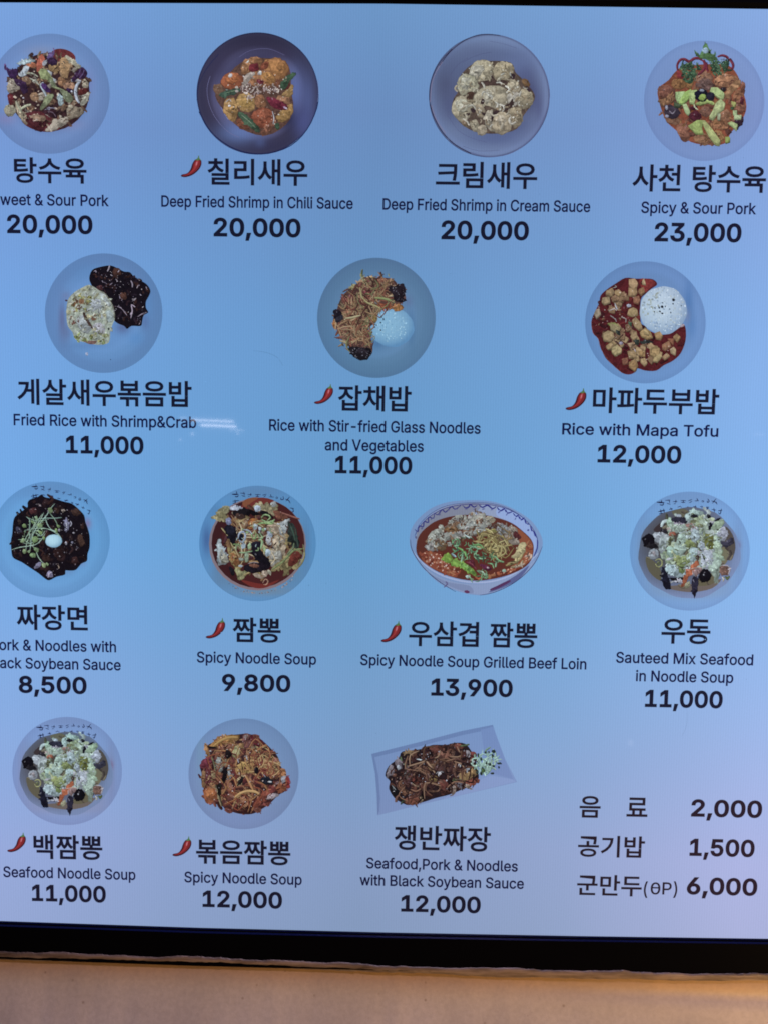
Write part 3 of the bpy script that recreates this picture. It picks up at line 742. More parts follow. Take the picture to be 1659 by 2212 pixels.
ART['cream_shrimp'] = ('pale swirled round bowl of shrimp in cream sauce', 1550, 100, 480,
 ('83.2,86 76.4,78', '0:5c6488 0.5:626c92 0.7:7080a8 0.85:788ab4 0.95:7e92c0 0.982:788ab4 0.986:44466a 1:40446a',
  ['26,70,20,34 4e5274 0.75', '40,46,26,20 5a648c 0.6', '62,28,30,14 646f98 0.5', '133,84,16,28 474a72 0.9', '128,58,14,16 545c86 0.8', '110,124,30,14 54618e 0.75', '92,140,34,10 5d6c9c 0.7', '146,100,6,20 525884 0.6','120,40,30,20 6878a8 0.6','90,34,40,10 56608a 0.4','34,100,14,20 565e88 0.6']), '''
#rim
L 2c2a48 1.0 20,48 34,30 52,16 68,9.5 82,8.2 96,9.6
L 2a2646 0.8 7.4,92 9,70 14,56 22,42 36,27
L 9a84a0 0.4 8.6,94 10.4,72 16,56 24,43
L 232040 1.1 8,96 13,112 24,132 40,148 60,159
L 8e7c92 0.5 10,98 16,116 28,134
L 5c6490 0.7 60,158 80,163 100,162 120,154 140,136 152,114 159,92 158,72 150,50 136,30 116,16 98,10
L 4a5078 0.4 50,44 60,38 74,33 86,31
L 4c527a 0.4 34,60 42,48 56,38
L 525a86 0.4 30,110 44,130 62,140 80,145
L 505880 0.35 50,150 70,156 96,155
L 525a84 0.4 84,17 100,20 118,26
#cream_shrimp
f 5a4a40 62,46 84,42 110,44 116,56 124,64 138,80 140,92 126,112 118,128 96,134 66,132 46,120 36,104 38,90 44,80 46,62
b b0a48c 60,48 68,41 80,41 88,47 88,56 84,66 76,70 66,66 60,58
b b2ab9e 60,50 68,46 76,50 72,60 64,66 58,58
b a89a80 90,48 98,42 108,44 114,50 112,60 104,66 94,66 88,58
b aca68f 44,64 54,58 64,62 70,72 66,80 56,84 46,84 42,74
b b4b0a2 46,66 56,62 62,70 56,78 48,76
b b0a68e 38,92 48,86 58,90 62,100 58,112 50,120 42,116 36,104
b b6b2a0 42,94 52,90 58,98 52,106 42,104
b aaa08a 66,82 78,74 92,73 104,76 108,86 104,98 96,104 84,100 74,96 66,104 62,94
b b6b0a0 78,80 86,82 84,92 78,96 76,88
b ada28c 106,70 112,64 120,70 122,78 116,84 108,82
b b0aaa0 106,84 116,80 122,88 116,98 110,98 106,92
b a39880 122,80 130,76 136,82 139,90 134,100 124,102 118,96
b a8a090 80,106 88,103 86,112 84,122 90,130 84,130 78,122 77,112
b ab9e86 90,110 98,106 108,110 112,120 108,130 98,135 90,132 86,122
b b4aa98 94,112 102,112 104,120 96,122
b a0937a 108,104 120,100 125,110 122,122 114,126 110,116
b aaa08a 58,120 66,116 70,124 68,132 60,128
b a89c88 70,124 78,124 80,132 74,136 68,134
b 8a7660 48,118 56,118 56,126 50,124
b 9a8c76 66,98 74,98 78,108 72,114 66,108
b 7a5c3c 124,65 132,66 134,74 128,74
#shadow_gap
f 4a3428 56,82 64,82 60,92 54,90
f 3c2a2a 74,90 77,92 76,97 72,96
f 4c3a34 80,67 92,66 104,67 102,73 72,73 70,69
f 38282c 86,60 90,66 100,67 92,66 86,64
f 3a2a2c 86,110 92,105 96,106 90,112 86,118
f 40302c 98,100 108,96 112,90 114,98 104,106
f 3c2c30 60,102 66,104 64,108 60,106
f 3e2e30 73,108 78,108 77,112
f 40302e 50,110 58,108 58,111 52,112
f 3c2a30 110,58 116,60 114,66 110,64
f 40303a 130,74 136,78 134,82 130,78
r w 70 4 9 b4ac9a,a89c86,94866e,bcb8ae,c2c0b8 | 44,66 60,46 80,44 110,48 118,66 136,84 124,110 100,132 70,130 44,112 40,92
r g 90 1.2 3 c8c4b8,d0cec6,9a8468,7a6450 | 44,66 60,46 80,44 110,48 118,66 136,84 124,110 100,132 70,130 44,112 40,92
#pepper_specks
r g 44 0.8 1.5 2a2428,3a3230,1c1c24 | 44,66 60,44 80,44 110,48 118,66 136,84 120,118 90,126 60,124 40,100
''')
ART['spicy_pork'] = ('pale round plate of spicy pork with red pepper rings and parsley', 2340, 120, 472,
 ('83.5,87 77.5,77.5', '0:6f98d4 0.75:6f98d4 0.9:7099d6 1:6b94d2', ['40,100,20,30 6d96d0 0.4']), '''
#sauce
f 8a4a30 46,50 60,42 108,40 124,50 132,70 138,94 132,112 118,128 110,142 90,144 66,140 46,124 34,112 26,90 24,72 38,60
#pork
r b 90 8 14 7e5240,8a5c44,6a4238,94683e,784a3c | 30,72 44,58 60,56 92,54 116,52 130,62 134,86 132,104 118,124 104,140 70,140 48,122 34,112 26,90
b 805040 24,70 34,66 42,70 44,80 36,84 28,84 24,76
b 8a6244 24,86 34,84 44,78 46,84 36,92 28,94
b 94663c 44,60 56,58 60,66 54,72 44,70 40,66
b 8c6450 72,54 84,50 94,54 94,60 88,66 76,64 70,60
b 6e5450 74,62 86,58 94,64 93,72 84,74 74,70
b a07050 98,58 108,52 122,54 128,60 124,68 110,70 100,68 96,64
b 9c7450 112,72 122,62 130,60 130,66 122,74 116,84 110,82
b 946446 122,76 132,72 134,80 128,88 120,84
b 744a3a 132,62 136,66 134,78 130,70
b 8a5c48 118,90 130,86 136,94 130,102 120,98
b 986c50 106,100 114,98 118,108 110,116 102,110
b 9a6a48 92,114 104,110 114,116 112,124 100,124 92,120
b 8c5c48 48,120 56,116 62,126 64,136 58,140 50,132
b 946a4c 70,132 80,128 92,132 94,140 84,144 72,140
b 9a7044 98,124 106,128 110,136 104,140 98,132
b 86604a 34,110 46,106 52,112 46,118 36,116
b 7e5848 78,98 88,94 92,102 86,108 78,104
#dark_mushroom
b 3c3240 32,96 38,92 48,96 52,104 44,110 34,108
e a8a8c0 34.5,96 1.8,3 10
e 9a9ab4 35,107 2.6,1.8
s 8a8090 1.4 38,100 42,104 46,100
b 3a2634 122,112 130,106 134,112 130,120 124,124
b 52202e 62,106 72,100 80,106 74,114 66,112
b 4c1c2a 64,96 74,94 72,100
b 2c2428 104,71 110,70 111,74 107,76
b 5a2630 130,82 134,84 133,92 129,90
#leek
b a2bc7e 46,76 58,75 60,84 56,90 48,89 46,84
b 9cba60 58,76 66,72 66,80 60,88 54,92 50,91
b a8bc78 64,74 74,73 72,82 70,92 64,90
b a4b87a 92,70 100,70 109,78 108,84 104,86 94,78 90,75
b b0bc84 104,84 110,90 108,98 100,104 94,112 89,110 94,100 98,90
s 96a85e 4.6 72,92 80,90 88,88 96,92
b a8bc88 55,92 60,91 65,102 62,106 58,102
b a4ba88 120,100 125,100 125,106 120,106
b aabc8e 122,106 131,106 130,111 121,111
b 9cae74 118,114 126,118 124,126 118,120 113,116
b a4b090 100,104 104,104 103,112 100,112
b 98aa5e 62,120 74,112 82,112 80,122 82,130 72,130 66,124
b a8b070 80,112 84,112 92,122 104,140 102,145 97,144 88,132 82,120
b 8a9c4e 110,134 116,134 116,140 110,142
b a0a45c 118,88 124,90 122,96 118,92
s d0d8b0 1.6 70,92 71,96 75,99
e 40583c 119,97 2.4,2
b 4a5840 44,88 50,92 54,92 50,96 44,95
#olive
e 16182a 79,80 9,9
e 2a2638 91,82 5,6
e 9ab452 80.5,83 5,4 -30
e 8e94a8 80,74 3,1.6
#red_pepper_ring
s 7a2c40 3.2 49,50 48,42 52,35 58,34 64,37 70,33 78,33 83,38 83,46 78,52 74,54
s 8a3444 2.4 62,38 68,40
b 8e3436 48,48 54,52 56,60 50,58 47,54
s 6e263a 2.6 86,38 86,46 88,50
s 742c42 3 100,31 106,29 112,31 117,36 120,42 118,47 112,49
b 8098cc 104,34 110,32 114,36 108,37 103,37
#parsley
r b 60 4 7 33503a,416046,28402e,4c6c4e | 54,40 64,39 70,42 76,40 78,46 72,52 70,60 62,63 56,58 54,50
r b 56 4 7 33503a,416046,28402e,4c6c4e | 90,36 98,34 102,42 108,36 116,38 116,46 108,50 102,54 96,54 92,46
r g 60 1.2 2.4 5a7c5a,1c2c20,6a8a66 | 54,40 76,40 72,58 60,63 56,58
r g 50 1.2 2.4 5a7c5a,1c2c20,6a8a66 | 90,36 116,38 108,50 98,55 92,46
#garnish_leaf
b 587c4c 78,28 82,16 84,12 87,16 91,26 96,30 98,34 90,36 84,35 76,32 72,30
b 4e7048 70,22 73,26 77,29 76,31 72,29
b 4c6c48 97,24 95,29 90,31 93,32 97,29
e a6c0e0 84,23 4,3.6
e 1c2c24 89,25.5 1.2,1.4
''')
ART['fried_rice'] = ('round plate of shrimp fried rice beside black bean sauce', 150, 910, 460,
 ('83,85 77.7,79', '0:6a94ce 0.45:6a96d2 0.6:6e9ad6 0.72:6894ce 0.88:6389c2 1:6188c0',
  ['28,92,5,24 66668e 0.85', '34,110,7,14 66688e 0.6', '60,128,30,5 5f7aaa 0.5', '108,104,10,8 5c5c88 0.7', '138,96,6,12 5c6090 0.6', '60,30,30,16 6088bc 0.4','140,70,8,30 5f86be 0.4','125,118,10,8 5f8ac6 0.5','34,62,6,6 76749a 0.5']), '''
#black_bean_sauce
f 120c14 64,38 68,28 78,24 92,22 102,26 110,30 118,31 124,38 134,43 141,48 145,56 142,64 139,70 139,78 142,84 136,88 134,96 132,102 120,102 114,106 110,102 98,96 90,80 70,52 66,46
r b 80 4 9 2a1a20,1c1218,3a2420,14101a,241a26 | 66,38 80,26 100,26 120,34 138,46 143,60 138,80 132,98 112,98 98,88 84,66 68,48
b 4a3028 96,26 104,26 106,34 98,36 95,32
b 4c2c30 74,50 80,48 82,54 76,54
b 5a3a30 106,58 112,58 113,66 106,66
s a8a0b4 1.6 88,30 90,26 91,22
s b0a4b8 1.5 102,31 104,28
s 9890a8 1.3 70,30 73,29 73,32
s 9a90a6 1.4 119,42 121,46 121,51
s a098a8 1.2 92,34 95,36
s 8e849a 1 81,42 83,45
s 8e849a 0.9 84,44 88,47
s 9a90a0 1 99,40 102,43
s 847a90 1 91,48 95,45
s 847a90 0.9 97,50 99,47
s b8a8b8 1 127,52 129,48
s 9890a8 1 139,50 141,54
s b4a8b8 1.3 121,66 123,68 126,65
s a898b0 1.4 119,92 121,82 120,74 126,78
s 988aa0 1 98,76 106,78 114,88
s 988aa0 0.9 128,90 134,86 140,84
s 8e86a0 1 105,66 104,62
s a49ab0 1.1 131,60 133,62
s c0b8c8 1.2 134,78 136,76
s a090a0 1 130,100 132,96
r g 60 0.9 1.8 a098a8,8a8098,6a6078,b4acb8 | 66,38 80,26 100,26 120,34 138,46 143,60 138,80 132,98 112,98 98,88 84,66 68,48
#fried_rice
f a0aaa0 36,68 44,58 54,52 62,48 68,49 76,54 84,58 92,68 97,80 98,92 95,100 92,110 90,124 76,127 60,124 46,120 42,110 36,102 34,86
b a2a890 56,52 64,48 68,50 64,55 58,56
r b 120 4 8 b0b8b0,a8b0a4,b0b8c0,aaa688,98987e,bcc0b4 | 38,70 54,53 70,52 88,64 97,84 94,104 88,122 60,122 46,114 37,98
r b 26 3 6 8f9458,a09c5c,7c8450 | 40,70 54,58 70,66 60,80 44,84
r b 18 3 5 8a6a50,785440,6a4a3c | 40,70 60,66 64,92 44,108
r b 24 3 6 8f9c62,7e8a4e,a8a46c | 46,112 60,112 88,112 90,124 60,124 48,120
b abb4c0 66,68 76,66 81,72 80,80 70,78 66,74
b a8b0b8 50,90 58,88 64,98 66,108 60,112 52,106 48,98
b b0b0be 70,100 80,98 85,104 84,112 76,112 69,106
b a8b6bc 88,82 94,82 97,92 92,98 88,92
b b2bcc2 78,58 84,60 90,68 93,76 88,74 82,66
f 4a3630 56,84 60,88 66,98 70,106 66,104 58,92
f 6a4838 68,90 74,88 74,94 68,95
f 8a6448 52,66 58,68 56,73 51,72
f 80583e 40,72 46,70 46,76 42,76
f 6a4a44 42,94 47,98 44,100
f 7a5a54 58,122 74,122 72,126 64,126
e 9498a8 76,70 1.4,1.8
e 9c8c94 77,102 1.6,1.2
L 5a4a38 0.6 76,54 84,59 92,68 97,82 98,92
#sesame
r g 34 0.9 1.8 1c1c20,2a2826 | 54,72 70,70 82,84 72,92 58,90
r g 60 1 2.2 4c4a3c,c4ccd0,6a6448 | 38,70 54,53 70,52 88,64 97,84 94,104 88,122 60,122 46,114 37,98
e 1e2a28 90.5,106 1,1.6
#plate_mark
e a8b4dc 61.5,139 1.8,2.2
e 24304a 93,146.5 0.5,0.5
e 50303a 34.5,68.5 1.8,1
''')
ART['glass_noodles'] = ('round plate of stir fried glass noodles with a white rice mound', 1150, 930, 460,
 ('82.3,84 78,79.4', '0:688ebc 0.45:6a90be 0.62:6e94c4 0.72:668cb8 0.86:6086b2 1:5c80ae',
  ['128,96,5,22 3f679c 0.5', '124,62,6,8 66608c 0.4', '84,118,8,6 4a6a9c 0.5','60,110,30,20 4d7cb8 0.4']), '''
#rice
d 7cb0d0 5288b6 103,97 29,25.5
r g 150 1.4 2.8 8cbcd6,6a9ec2,9cc8de,78aacc | 82,80 100,76 122,88 122,106 104,116 84,108
#noodles
f 5a3f3a 34,62 40,52 50,44 58,38 70,32 90,31 104,33 112,42 119,50 121,60 114,66 114,74 100,72 88,74 82,80 78,90 72,98 74,108 77,118 77,130 70,138 60,140 50,132 46,122 36,112 32,102 26,94 26,82 30,74
r s 80 12 24 80604c,8c7058,6c4a42,7a4e46,5a4038,8a6450 | 36,62 50,46 70,34 96,34 112,46 116,62 96,70 80,76 72,94 74,118 60,122 40,112 30,94 32,76
r s 60 8 18 7c5a48,94785a,6a3c3c,84684c,4c3432 | 36,62 50,46 70,36 96,36 104,50 90,66 80,76 70,94 72,116 52,118 36,108 30,90 34,74
r t 60 10 20 a08a66,8e7a60,a06a50,746850 | 38,62 56,44 74,36 96,36 102,54 84,74 70,92 70,112 50,116 38,104 34,80
b 7c4c40 36,52 46,58 58,60 56,68 46,66 38,60
b 84504a 38,56 50,56 62,60 62,66 48,66
b 7a3c44 64,48 74,43 86,41 96,44 100,50 88,50 76,48 66,52
s 8c5a4c 3 56,64 66,60 76,56
s 9c8c68 2.2 62,45 62,54 68,62 76,66 86,70
s 8c8c6c 2.6 64,20 63,28 66,36 72,40
s 5a6a48 1.4 64,20 63,26 64,31
s 9c9468 2 55,40 50,42 52,50
s 748058 3 80,56 90,58 100,60 106,64
s 9aa27e 2.4 79,54 82,50
s a8a894 2.2 90,57 97,55 104,56
e aac2d8 85,62.5 3,1.6
s b8b088 2.2 40,86 46,88 54,84 62,82
s a89a74 1.8 34,114 44,117 56,114 60,110
s 96784c 2 32,122 40,118
s 8a9068 1.4 98,26 99,30
b a0703e 106,68 114,66 118,72 110,76 104,72
b 9a5638 84,66 94,68 108,68 102,71 88,71
b 84503e 40,90 50,88 58,94 56,102 44,100
b 744c40 30,98 34,96 38,104 32,102
b a8703c 25,88 28,90 28,98 25,96
b 927846 80,80 84,84 81,91 77,87
s a07048 1.8 98,74 104,70 110,70
f 1c1416 38,70 44,68 50,70 52,72 42,73
f 20181a 90,48 98,50 92,52
#noodle_strands
r t 50 18 34 4a342c,8c6c50,7a5440,9a7c5c,6a3c32,7c6848 | 38,62 56,44 74,38 96,40 100,52 84,70 72,86 70,110 52,114 40,100 36,80
r t 60 12 26 947656,4a2c28,885c44,747650,8c5444,a88c6c | 38,62 56,44 74,38 100,40 108,52 88,68 74,84 72,118 52,124 36,104 32,84
s a49c6c 2.0 61,44 63,56 70,64 82,69 88,72
s 8a9660 2.4 80,58 92,59 102,62
s b4aa84 2.0 41,85 50,84 62,81
#wood_ear
b 241c24 106,42 112,39 119,40 120,50 118,58 122,61 116,64 106,62 104,54 98,48 100,40
b 1e1a24 26,74 32,73 37,78 34,84 29,86 26,80
b 2c2c38 30,84 38,80 38,86 32,90 28,88
b 1c181e 46,124 56,122 66,124 74,124 76,132 70,139 60,140 50,134
b 28222a 56,126 66,124 72,130 64,134
r g 26 1 2.2 54505c,6a6878,8a8894 | 46,124 74,122 74,136 54,138
r g 26 1 2.2 54505c,6a6878,8a8894 | 104,40 118,42 120,60 106,62
#sesame
e 141c28 89,83 .8,1.2
e 141c28 91.6,86 .8,1.2
e 141c28 88,90.5 1,.7
e 141c28 80,96.5 1,.7
e 141c28 88,100.5 1,.8
e 141c28 82.5,94 .6,.9
''')
ART['mapa_tofu'] = ('round plate of red mapa tofu with a white rice mound', 2130, 940, 470,
 ('82,84.5 78,79', '0:6590cc 0.6:648fcc 0.75:628cc8 0.88:6490d0 1:608bca',
  ['138,60,6,30 466ea8 0.7', '142,90,6,16 5078b4 0.5', '136,76,4,10 7a80a0 0.5']), '''
#sauce
f 581a1e 24,50 32,42 44,34 56,27 70,28 88,28 95,31 97,36 90,41 82,48 76,56 76,84 84,93 96,99 110,100 124,92 130,86 134,92 134,108 128,124 118,134 106,140 96,147 82,147 72,144 70,148 62,152 52,150 40,140 30,130 24,116 21,106 14,98 12,84 16,72 22,60
f 82302c 74,29 88,29 95,33 88,40 80,46
r b 70 5 11 4a181c,6a2624,3c1418,5e2020 | 26,50 56,30 80,34 72,60 76,84 96,104 128,104 116,130 80,142 50,142 30,118 16,92 22,66
L 8a4a44 0.5 12,84 14,98 21,106 25,120 38,138 52,150
#rice
d b2cadc 7e9cbc 105,69 30.5,31
r g 260 1.5 3.2 b4cadc,9ab4cc,bcd2e0,90acc6,a6b8bc | 80,56 92,42 110,38 128,48 134,68 128,88 110,98 92,92 78,80
r g 26 2 4 96a49c,9aa8a0,90a4b0 | 78,60 92,46 100,50 98,66 82,78
r g 30 2 4 809cba,86a0be | 86,84 100,92 116,96 124,88 108,86
#tofu
r c 14 5 8 8a6c50,a08464,86684c | 30,50 48,40 66,42 66,56 40,70
r c 18 5 8 86684e,a68a66,80624a | 30,94 60,90 72,104 60,120 36,118
r c 14 5 8 86684e,a08460 | 58,118 80,112 100,122 92,134 60,136
r b 60 3 6 84604a,9c7a5e,6a3c34,4c2a2c | 20,66 40,44 70,36 70,60 72,90 90,110 70,130 36,116 18,92
p 3a1a20 27,54 37,52 37,62 27,63
b a08866 26,53 35,51 36,59 28,62 25,59
b a28662 31,44 39,40 42,46 37,51 30,49
b a88a60 42,44 47,42 51,46 47,51 42,48
b aa8c68 60,29 68,28 72,34 70,40 64,42 60,36
b a48660 60,40 70,40 71,46 68,51 59,50
b b09a74 78,30 80,28 82,36 77,35
b 9a7450 73,42 79,39 81,45 76,50 72,46
b 96684e 66,53 73,50 75,56 72,61 66,59
b a08860 60,68 66,65 71,68 72,75 64,77 58,75
b a08662 64,82 69,77 76,86 78,94 73,95 67,90
b a88e68 27,99 33,95 40,97 41,104 36,110 27,108
b a0845e 30,116 40,108 44,112 38,119 33,120
b a8946a 38,118 45,113 51,119 50,124 42,128 38,124
b 9c8260 64,98 70,96 71,104 66,108 62,104
b a88a5c 74,98 81,91 88,96 91,104 84,106 76,103
b b09668 80,94 86,95 86,101 79,99
b a08058 93,99 100,96 104,102 101,107 95,106
b 9a7c56 117,104 122,99 127,104 122,110
b 946a4e 103,114 112,108 115,115 107,121 103,119
b a89272 113,120 118,116 121,120 120,127 114,124
b 9e8258 87,120 94,114 100,118 99,128 92,130 87,126
b aa9468 93,130 101,124 103,128 97,136 91,135
b 9c805c 58,122 69,120 70,130 60,131
b 98784e 72,122 81,121 81,129 74,128
b a68c66 75,132 81,131 84,137 80,141 75,136
b a08260 103,130 109,124 113,128 106,133
b 8e5c48 51,132 59,130 59,138 52,139
b 98764e 60,136 68,133 72,140 68,148 60,142
b 8e5c44 110,106 119,106 117,114
b 86884c 32,86 42,85 48,90 42,94
b 9c8a78 18,68 22,67 24,74 18,80 15,74
b 90805e 36,86 44,88 50,92 46,100 36,94
b a08468 58,112 66,111 62,118
#scallion
b 2c3430 43,94 48,96 49,101 45,100
b 303a34 66,108 73,107 72,114 68,112
b 2a3230 74,110 84,108 92,110 80,112
b 46604a 59,84 64,85 62,90
e bcc0d8 60,63 3,2
s b0b4c4 1.2 42,60 44,66 46,68
s b8a8a8 1.4 34,70 42,67 44,70
s a0989c 1.3 36,76 42,80 44,84
s a89c9c 1.2 50,78 56,80 56,85
s a8a09c 1 40,40 44,39 42,37
e 9a90a8 50,111.5 2.6,1.8
s b8a8b8 1.2 67,119 69,123
r g 50 0.9 2 c8b8b0,a88888,b49c90 | 18,68 40,44 70,36 70,60 72,90 100,112 126,108 110,134 60,140 30,118 14,92
e c8b4c4 129,89 3,1.2 -30
#sesame
e 181c28 117.6,55.6 1.8,1.8
e 181c28 117,60.6 1,.8
e 181c28 103,64.5 1.6,1.6
e 181c28 99,65.5 1,1.2
e 181c28 107,64 .8,.8
e 181c28 103.6,59.4 .8,.6
e 181c28 100,70.4 1.2,.8
e 181c28 103,73 1.4,.9
e 181c28 114,72 .7,.9
e 181c28 93.6,66 .8,1
e 181c28 93,71 .6,1
e 181c28 112.6,67.4 .6,.6
e 181c28 127.6,63 .6,.6
''')
CALLI = '''
#calligraphy
l 141a44 1.6 {a}
'''
ART['black_bean_noodles'] = ('white bowl of black bean noodles with sprouts and a quail egg', 0, 1750, 420,
 ('73,89 86,84', '0:5f9ad8 0.66:5f9ad8 0.78:639edb 0.9:5f97d4 1:5b93d0',
  ['80,14,40,12 6888ba 0.75','60,22,50,12 6686b8 0.5','16,84,8,30 6a90bc 0.4', '127,66,5,8 8a6a92 0.8', '97,136,10,4 6c7ca8 0.5', '119,124,6,4 7a80b0 0.5']), '''
#calligraphy
l 141a44 1.5 46,12.4 55,12.6
l 141a44 1 50,15 53,16 55,14
l 141a44 0.9 52,9.4 53,13
l 1e2450 0.9 58,12 65,13
l 1e2450 0.8 60,15.5 65,18
l 1e2450 0.8 63,11 64,16
l 1e2450 0.8 60,17.5 63,15.6
l 1e2450 0.8 69,16 74,17.4
l 1e2450 1 73,14 72.6,17.6
l 1e2450 0.7 70,18.6 72,19
l 1e2450 0.8 79,18 87,19
l 1e2450 1 80,20.4 85,20.8
l 1e2450 0.7 83,18 82,21
l 1e2450 0.8 90,21 95,20
l 1e2450 0.8 91,23.5 94,21
l 1e2450 0.8 98,24 104,24.6
l 1e2450 0.8 103,22 103,25
l 1e2450 0.7 107,27.6 109.6,26.8 110,28.4 108,29.4
l 1e2450 0.9 116,28 117,31.6 114.6,31.6 115,29
l 1a2048 1 121,31 127,34
l 1a2048 0.9 127,30 122,35
l 1a2048 0.9 125,33 127,38
l 141a44 1.2 45,26.6 56,24
l 141a44 1.1 46,29 55,27.6
l 141a44 1 48,23 49,29
l 141a44 1 52,23 53,28
l 1e2450 0.9 60,24 66,25
l 1e2450 0.9 72,26 77,26 76,28
l 1e2450 0.8 74,27.4 74,29
l 1e2450 1 83,29 88,30
l 1e2450 1 93,32 99,33
l 1e2450 0.9 94,34 98,31
l 1e2450 0.9 103,35 106,36 104,37
l 1e2450 1 109,37 115,39
l 1e2450 1 111,40 114,37
l 1e2450 0.9 118,42 123,44
l 1e2450 0.8 120,45 121,41
l 1a2048 0.9 126,46 132,48
l 1a2048 0.9 130,46 129,52 127,51
#black_bean_sauce
f 120c14 40,36 44,31 54,28 60,24 66,28 80,30 92,34 104,37 114,45 122,54 124,64 127,72 130,84 130,100 127,110 126,120 118,124 110,133 100,134 95,134 94,140 82,143 72,148 66,146 56,138 44,130 32,122 20,116 17,108 16,92 18,80 19,66 22,56 32,48 40,42
r b 100 6 13 1c1216,281a1c,120e14,302022,3a2420,1a1620 | 24,58 44,34 70,30 104,40 122,60 128,90 122,116 100,130 72,142 40,124 20,108 18,80
b 4c2a2c 43,45 52,43 53,48 46,52 43,49
b 44302a 104,45 112,44 118,50 110,54 104,50
b 3c2a24 80,42 86,46 84,52 79,48
b 4a342c 114,82 120,84 122,96 117,98 113,90
b 3c2626 104,116 112,114 112,124 106,124
b 33221e 62,112 72,112 72,120 63,120
b 2e1c1c 78,104 90,104 92,114 80,114
b 3c3c50 24,70 30,72 32,78 24,78
b 3a3030 26,60 31,62 28,68
b 7c7c9c 96,56 98,62 100,72 96,78 93,70
s c0c4dc 1.4 96,64 97,70 96,76
s a8a8c0 1.2 102,62 104,66 102,70
b 7a7c9c 56,122 60,122 58,128 50,131 50,128
b 8484a8 68,138 72,134 77,138 76,143 68,142
s b0b0cc 1.4 70,144 72,138 76,136
s 988c80 1 84,126 86,129 85,131
s 9a8e98 1.2 57,38 60,41
s 9a8e88 1 90,46.6 94,46.6
e a8a4b4 107,79 1.6,.9
e a4a0b0 86,75 1.6,2
e a8a8bc 96,94 1.4,2.6
e 9c9cb4 112,100 1.6,1.2
e 8a8aa8 105,93 1.6,1.6
r g 90 1 2.4 6a606c,8a8494,4a4248,a49ca4 | 24,58 44,34 70,30 104,40 122,60 128,90 122,116 100,130 72,142 40,124 20,108 18,80
#sprouts
l 90b4a8 1.1 39,56 44,62 43,78 46,96
l 9cbcac 1.1 17,104 30,100 50,97 60,90 66,80
l 98b8b0 1.2 80,37 74,44 68,54 58,66 50,78 46,90 44,106
l a0c0b8 1 66,54 68,64 74,74 82,78 90,88
l 8cb0a8 1 52,60 66,58 80,58 90,57
l 98b8a8 1 36,76 50,73 66,73 78,77 88,86
l 88aa98 1 40,57 54,62 70,60
l 94b49c 1 48,56 50,64 56,74 58,84
l 90b0a0 1 34,94 42,80 52,66 62,52
l 8cac98 1 72,50 80,60 84,68
l 98b8a8 1 46,96 52,104 56,114 62,122 66,126
l 8cac98 1 27,89 36,90 46,96
l 90ac9c 0.9 38,106 40,92 46,80
l 90ac9c 0.9 54,54 50,70 46,86
l a4c4b4 0.9 64,50 58,62 50,72
l a0c0b4 0.9 52,78 60,84 66,76
l 90b0a0 0.9 34,94 46,94 56,88 66,88
b 7c9468 70,44 75,43 77,48 72,50
b 74905c 33,67 37,66 39,71 34,71
b 84a074 54,66 60,65 62,70 56,71
b 7c9a64 47,86 53,84 55,90 49,94
b 88a478 34,86 37,91 30,93
b 7a9864 82,67 88,69 85,72
b 7c9860 80,74 83,73 83,80
b 88a684 50,56 55,56 55,62
b 7c946c 34,103 39,104 37,109 34,108
b 7c9c70 50,100 57,102 55,107 50,104
b 749468 44,110 51,108 52,114 46,114
b 88a074 61,123 67,124 66,129 62,128
b 88a478 67,122 71,124 69,127
b 809c60 56,76 62,78 60,83
b 6f8c5c 45,61 50,63 48,66
b 84a27c 40,106 44,104 43,108
b 7c985c 62,84 66,86 64,90
r g 46 1.4 3 8cac88,7c9c78,a0bca0 | 34,70 56,56 66,66 62,88 44,98 34,90
#quail_egg
d a8d6e8 74a4c0 78.5,91 12,9.4
''')
CAL2 = '''
#calligraphy
l 141a44 1.5 48,14.6 57,14.8
l 141a44 1 52,17.4 55,18 57,16
l 141a44 0.9 54,10.4 55,15
l 1e2450 0.8 59,13 66,13.4
l 1e2450 0.8 61,16 66,18
l 1e2450 0.8 64,11 65,17
l 1e2450 0.8 69,15 75,15.2
l 1e2450 1 73.6,13 73.4,16.8
l 1e2450 0.7 70,17.6 72,17.6
l 1e2450 0.8 79,15 87,15
l 1e2450 1 80,17.4 85,17.8
l 1e2450 0.8 82.6,15 82.4,18
l 1e2450 0.8 89,16 95,14.4
l 1e2450 0.8 91,18.4 94,16
l 1e2450 0.8 98,18 105,18.4
l 1e2450 0.9 100,14.6 101,18
l 1e2450 0.7 107,19.6 109,18 109.6,20 107.4,20.6
l 1e2450 0.9 117,17 117.6,21.4 114,21.6 114.6,19
l 1a2048 1 120,21 126,23.6
l 1a2048 0.9 126,18 121,24
l 1a2048 0.9 124,22 127,27
'''
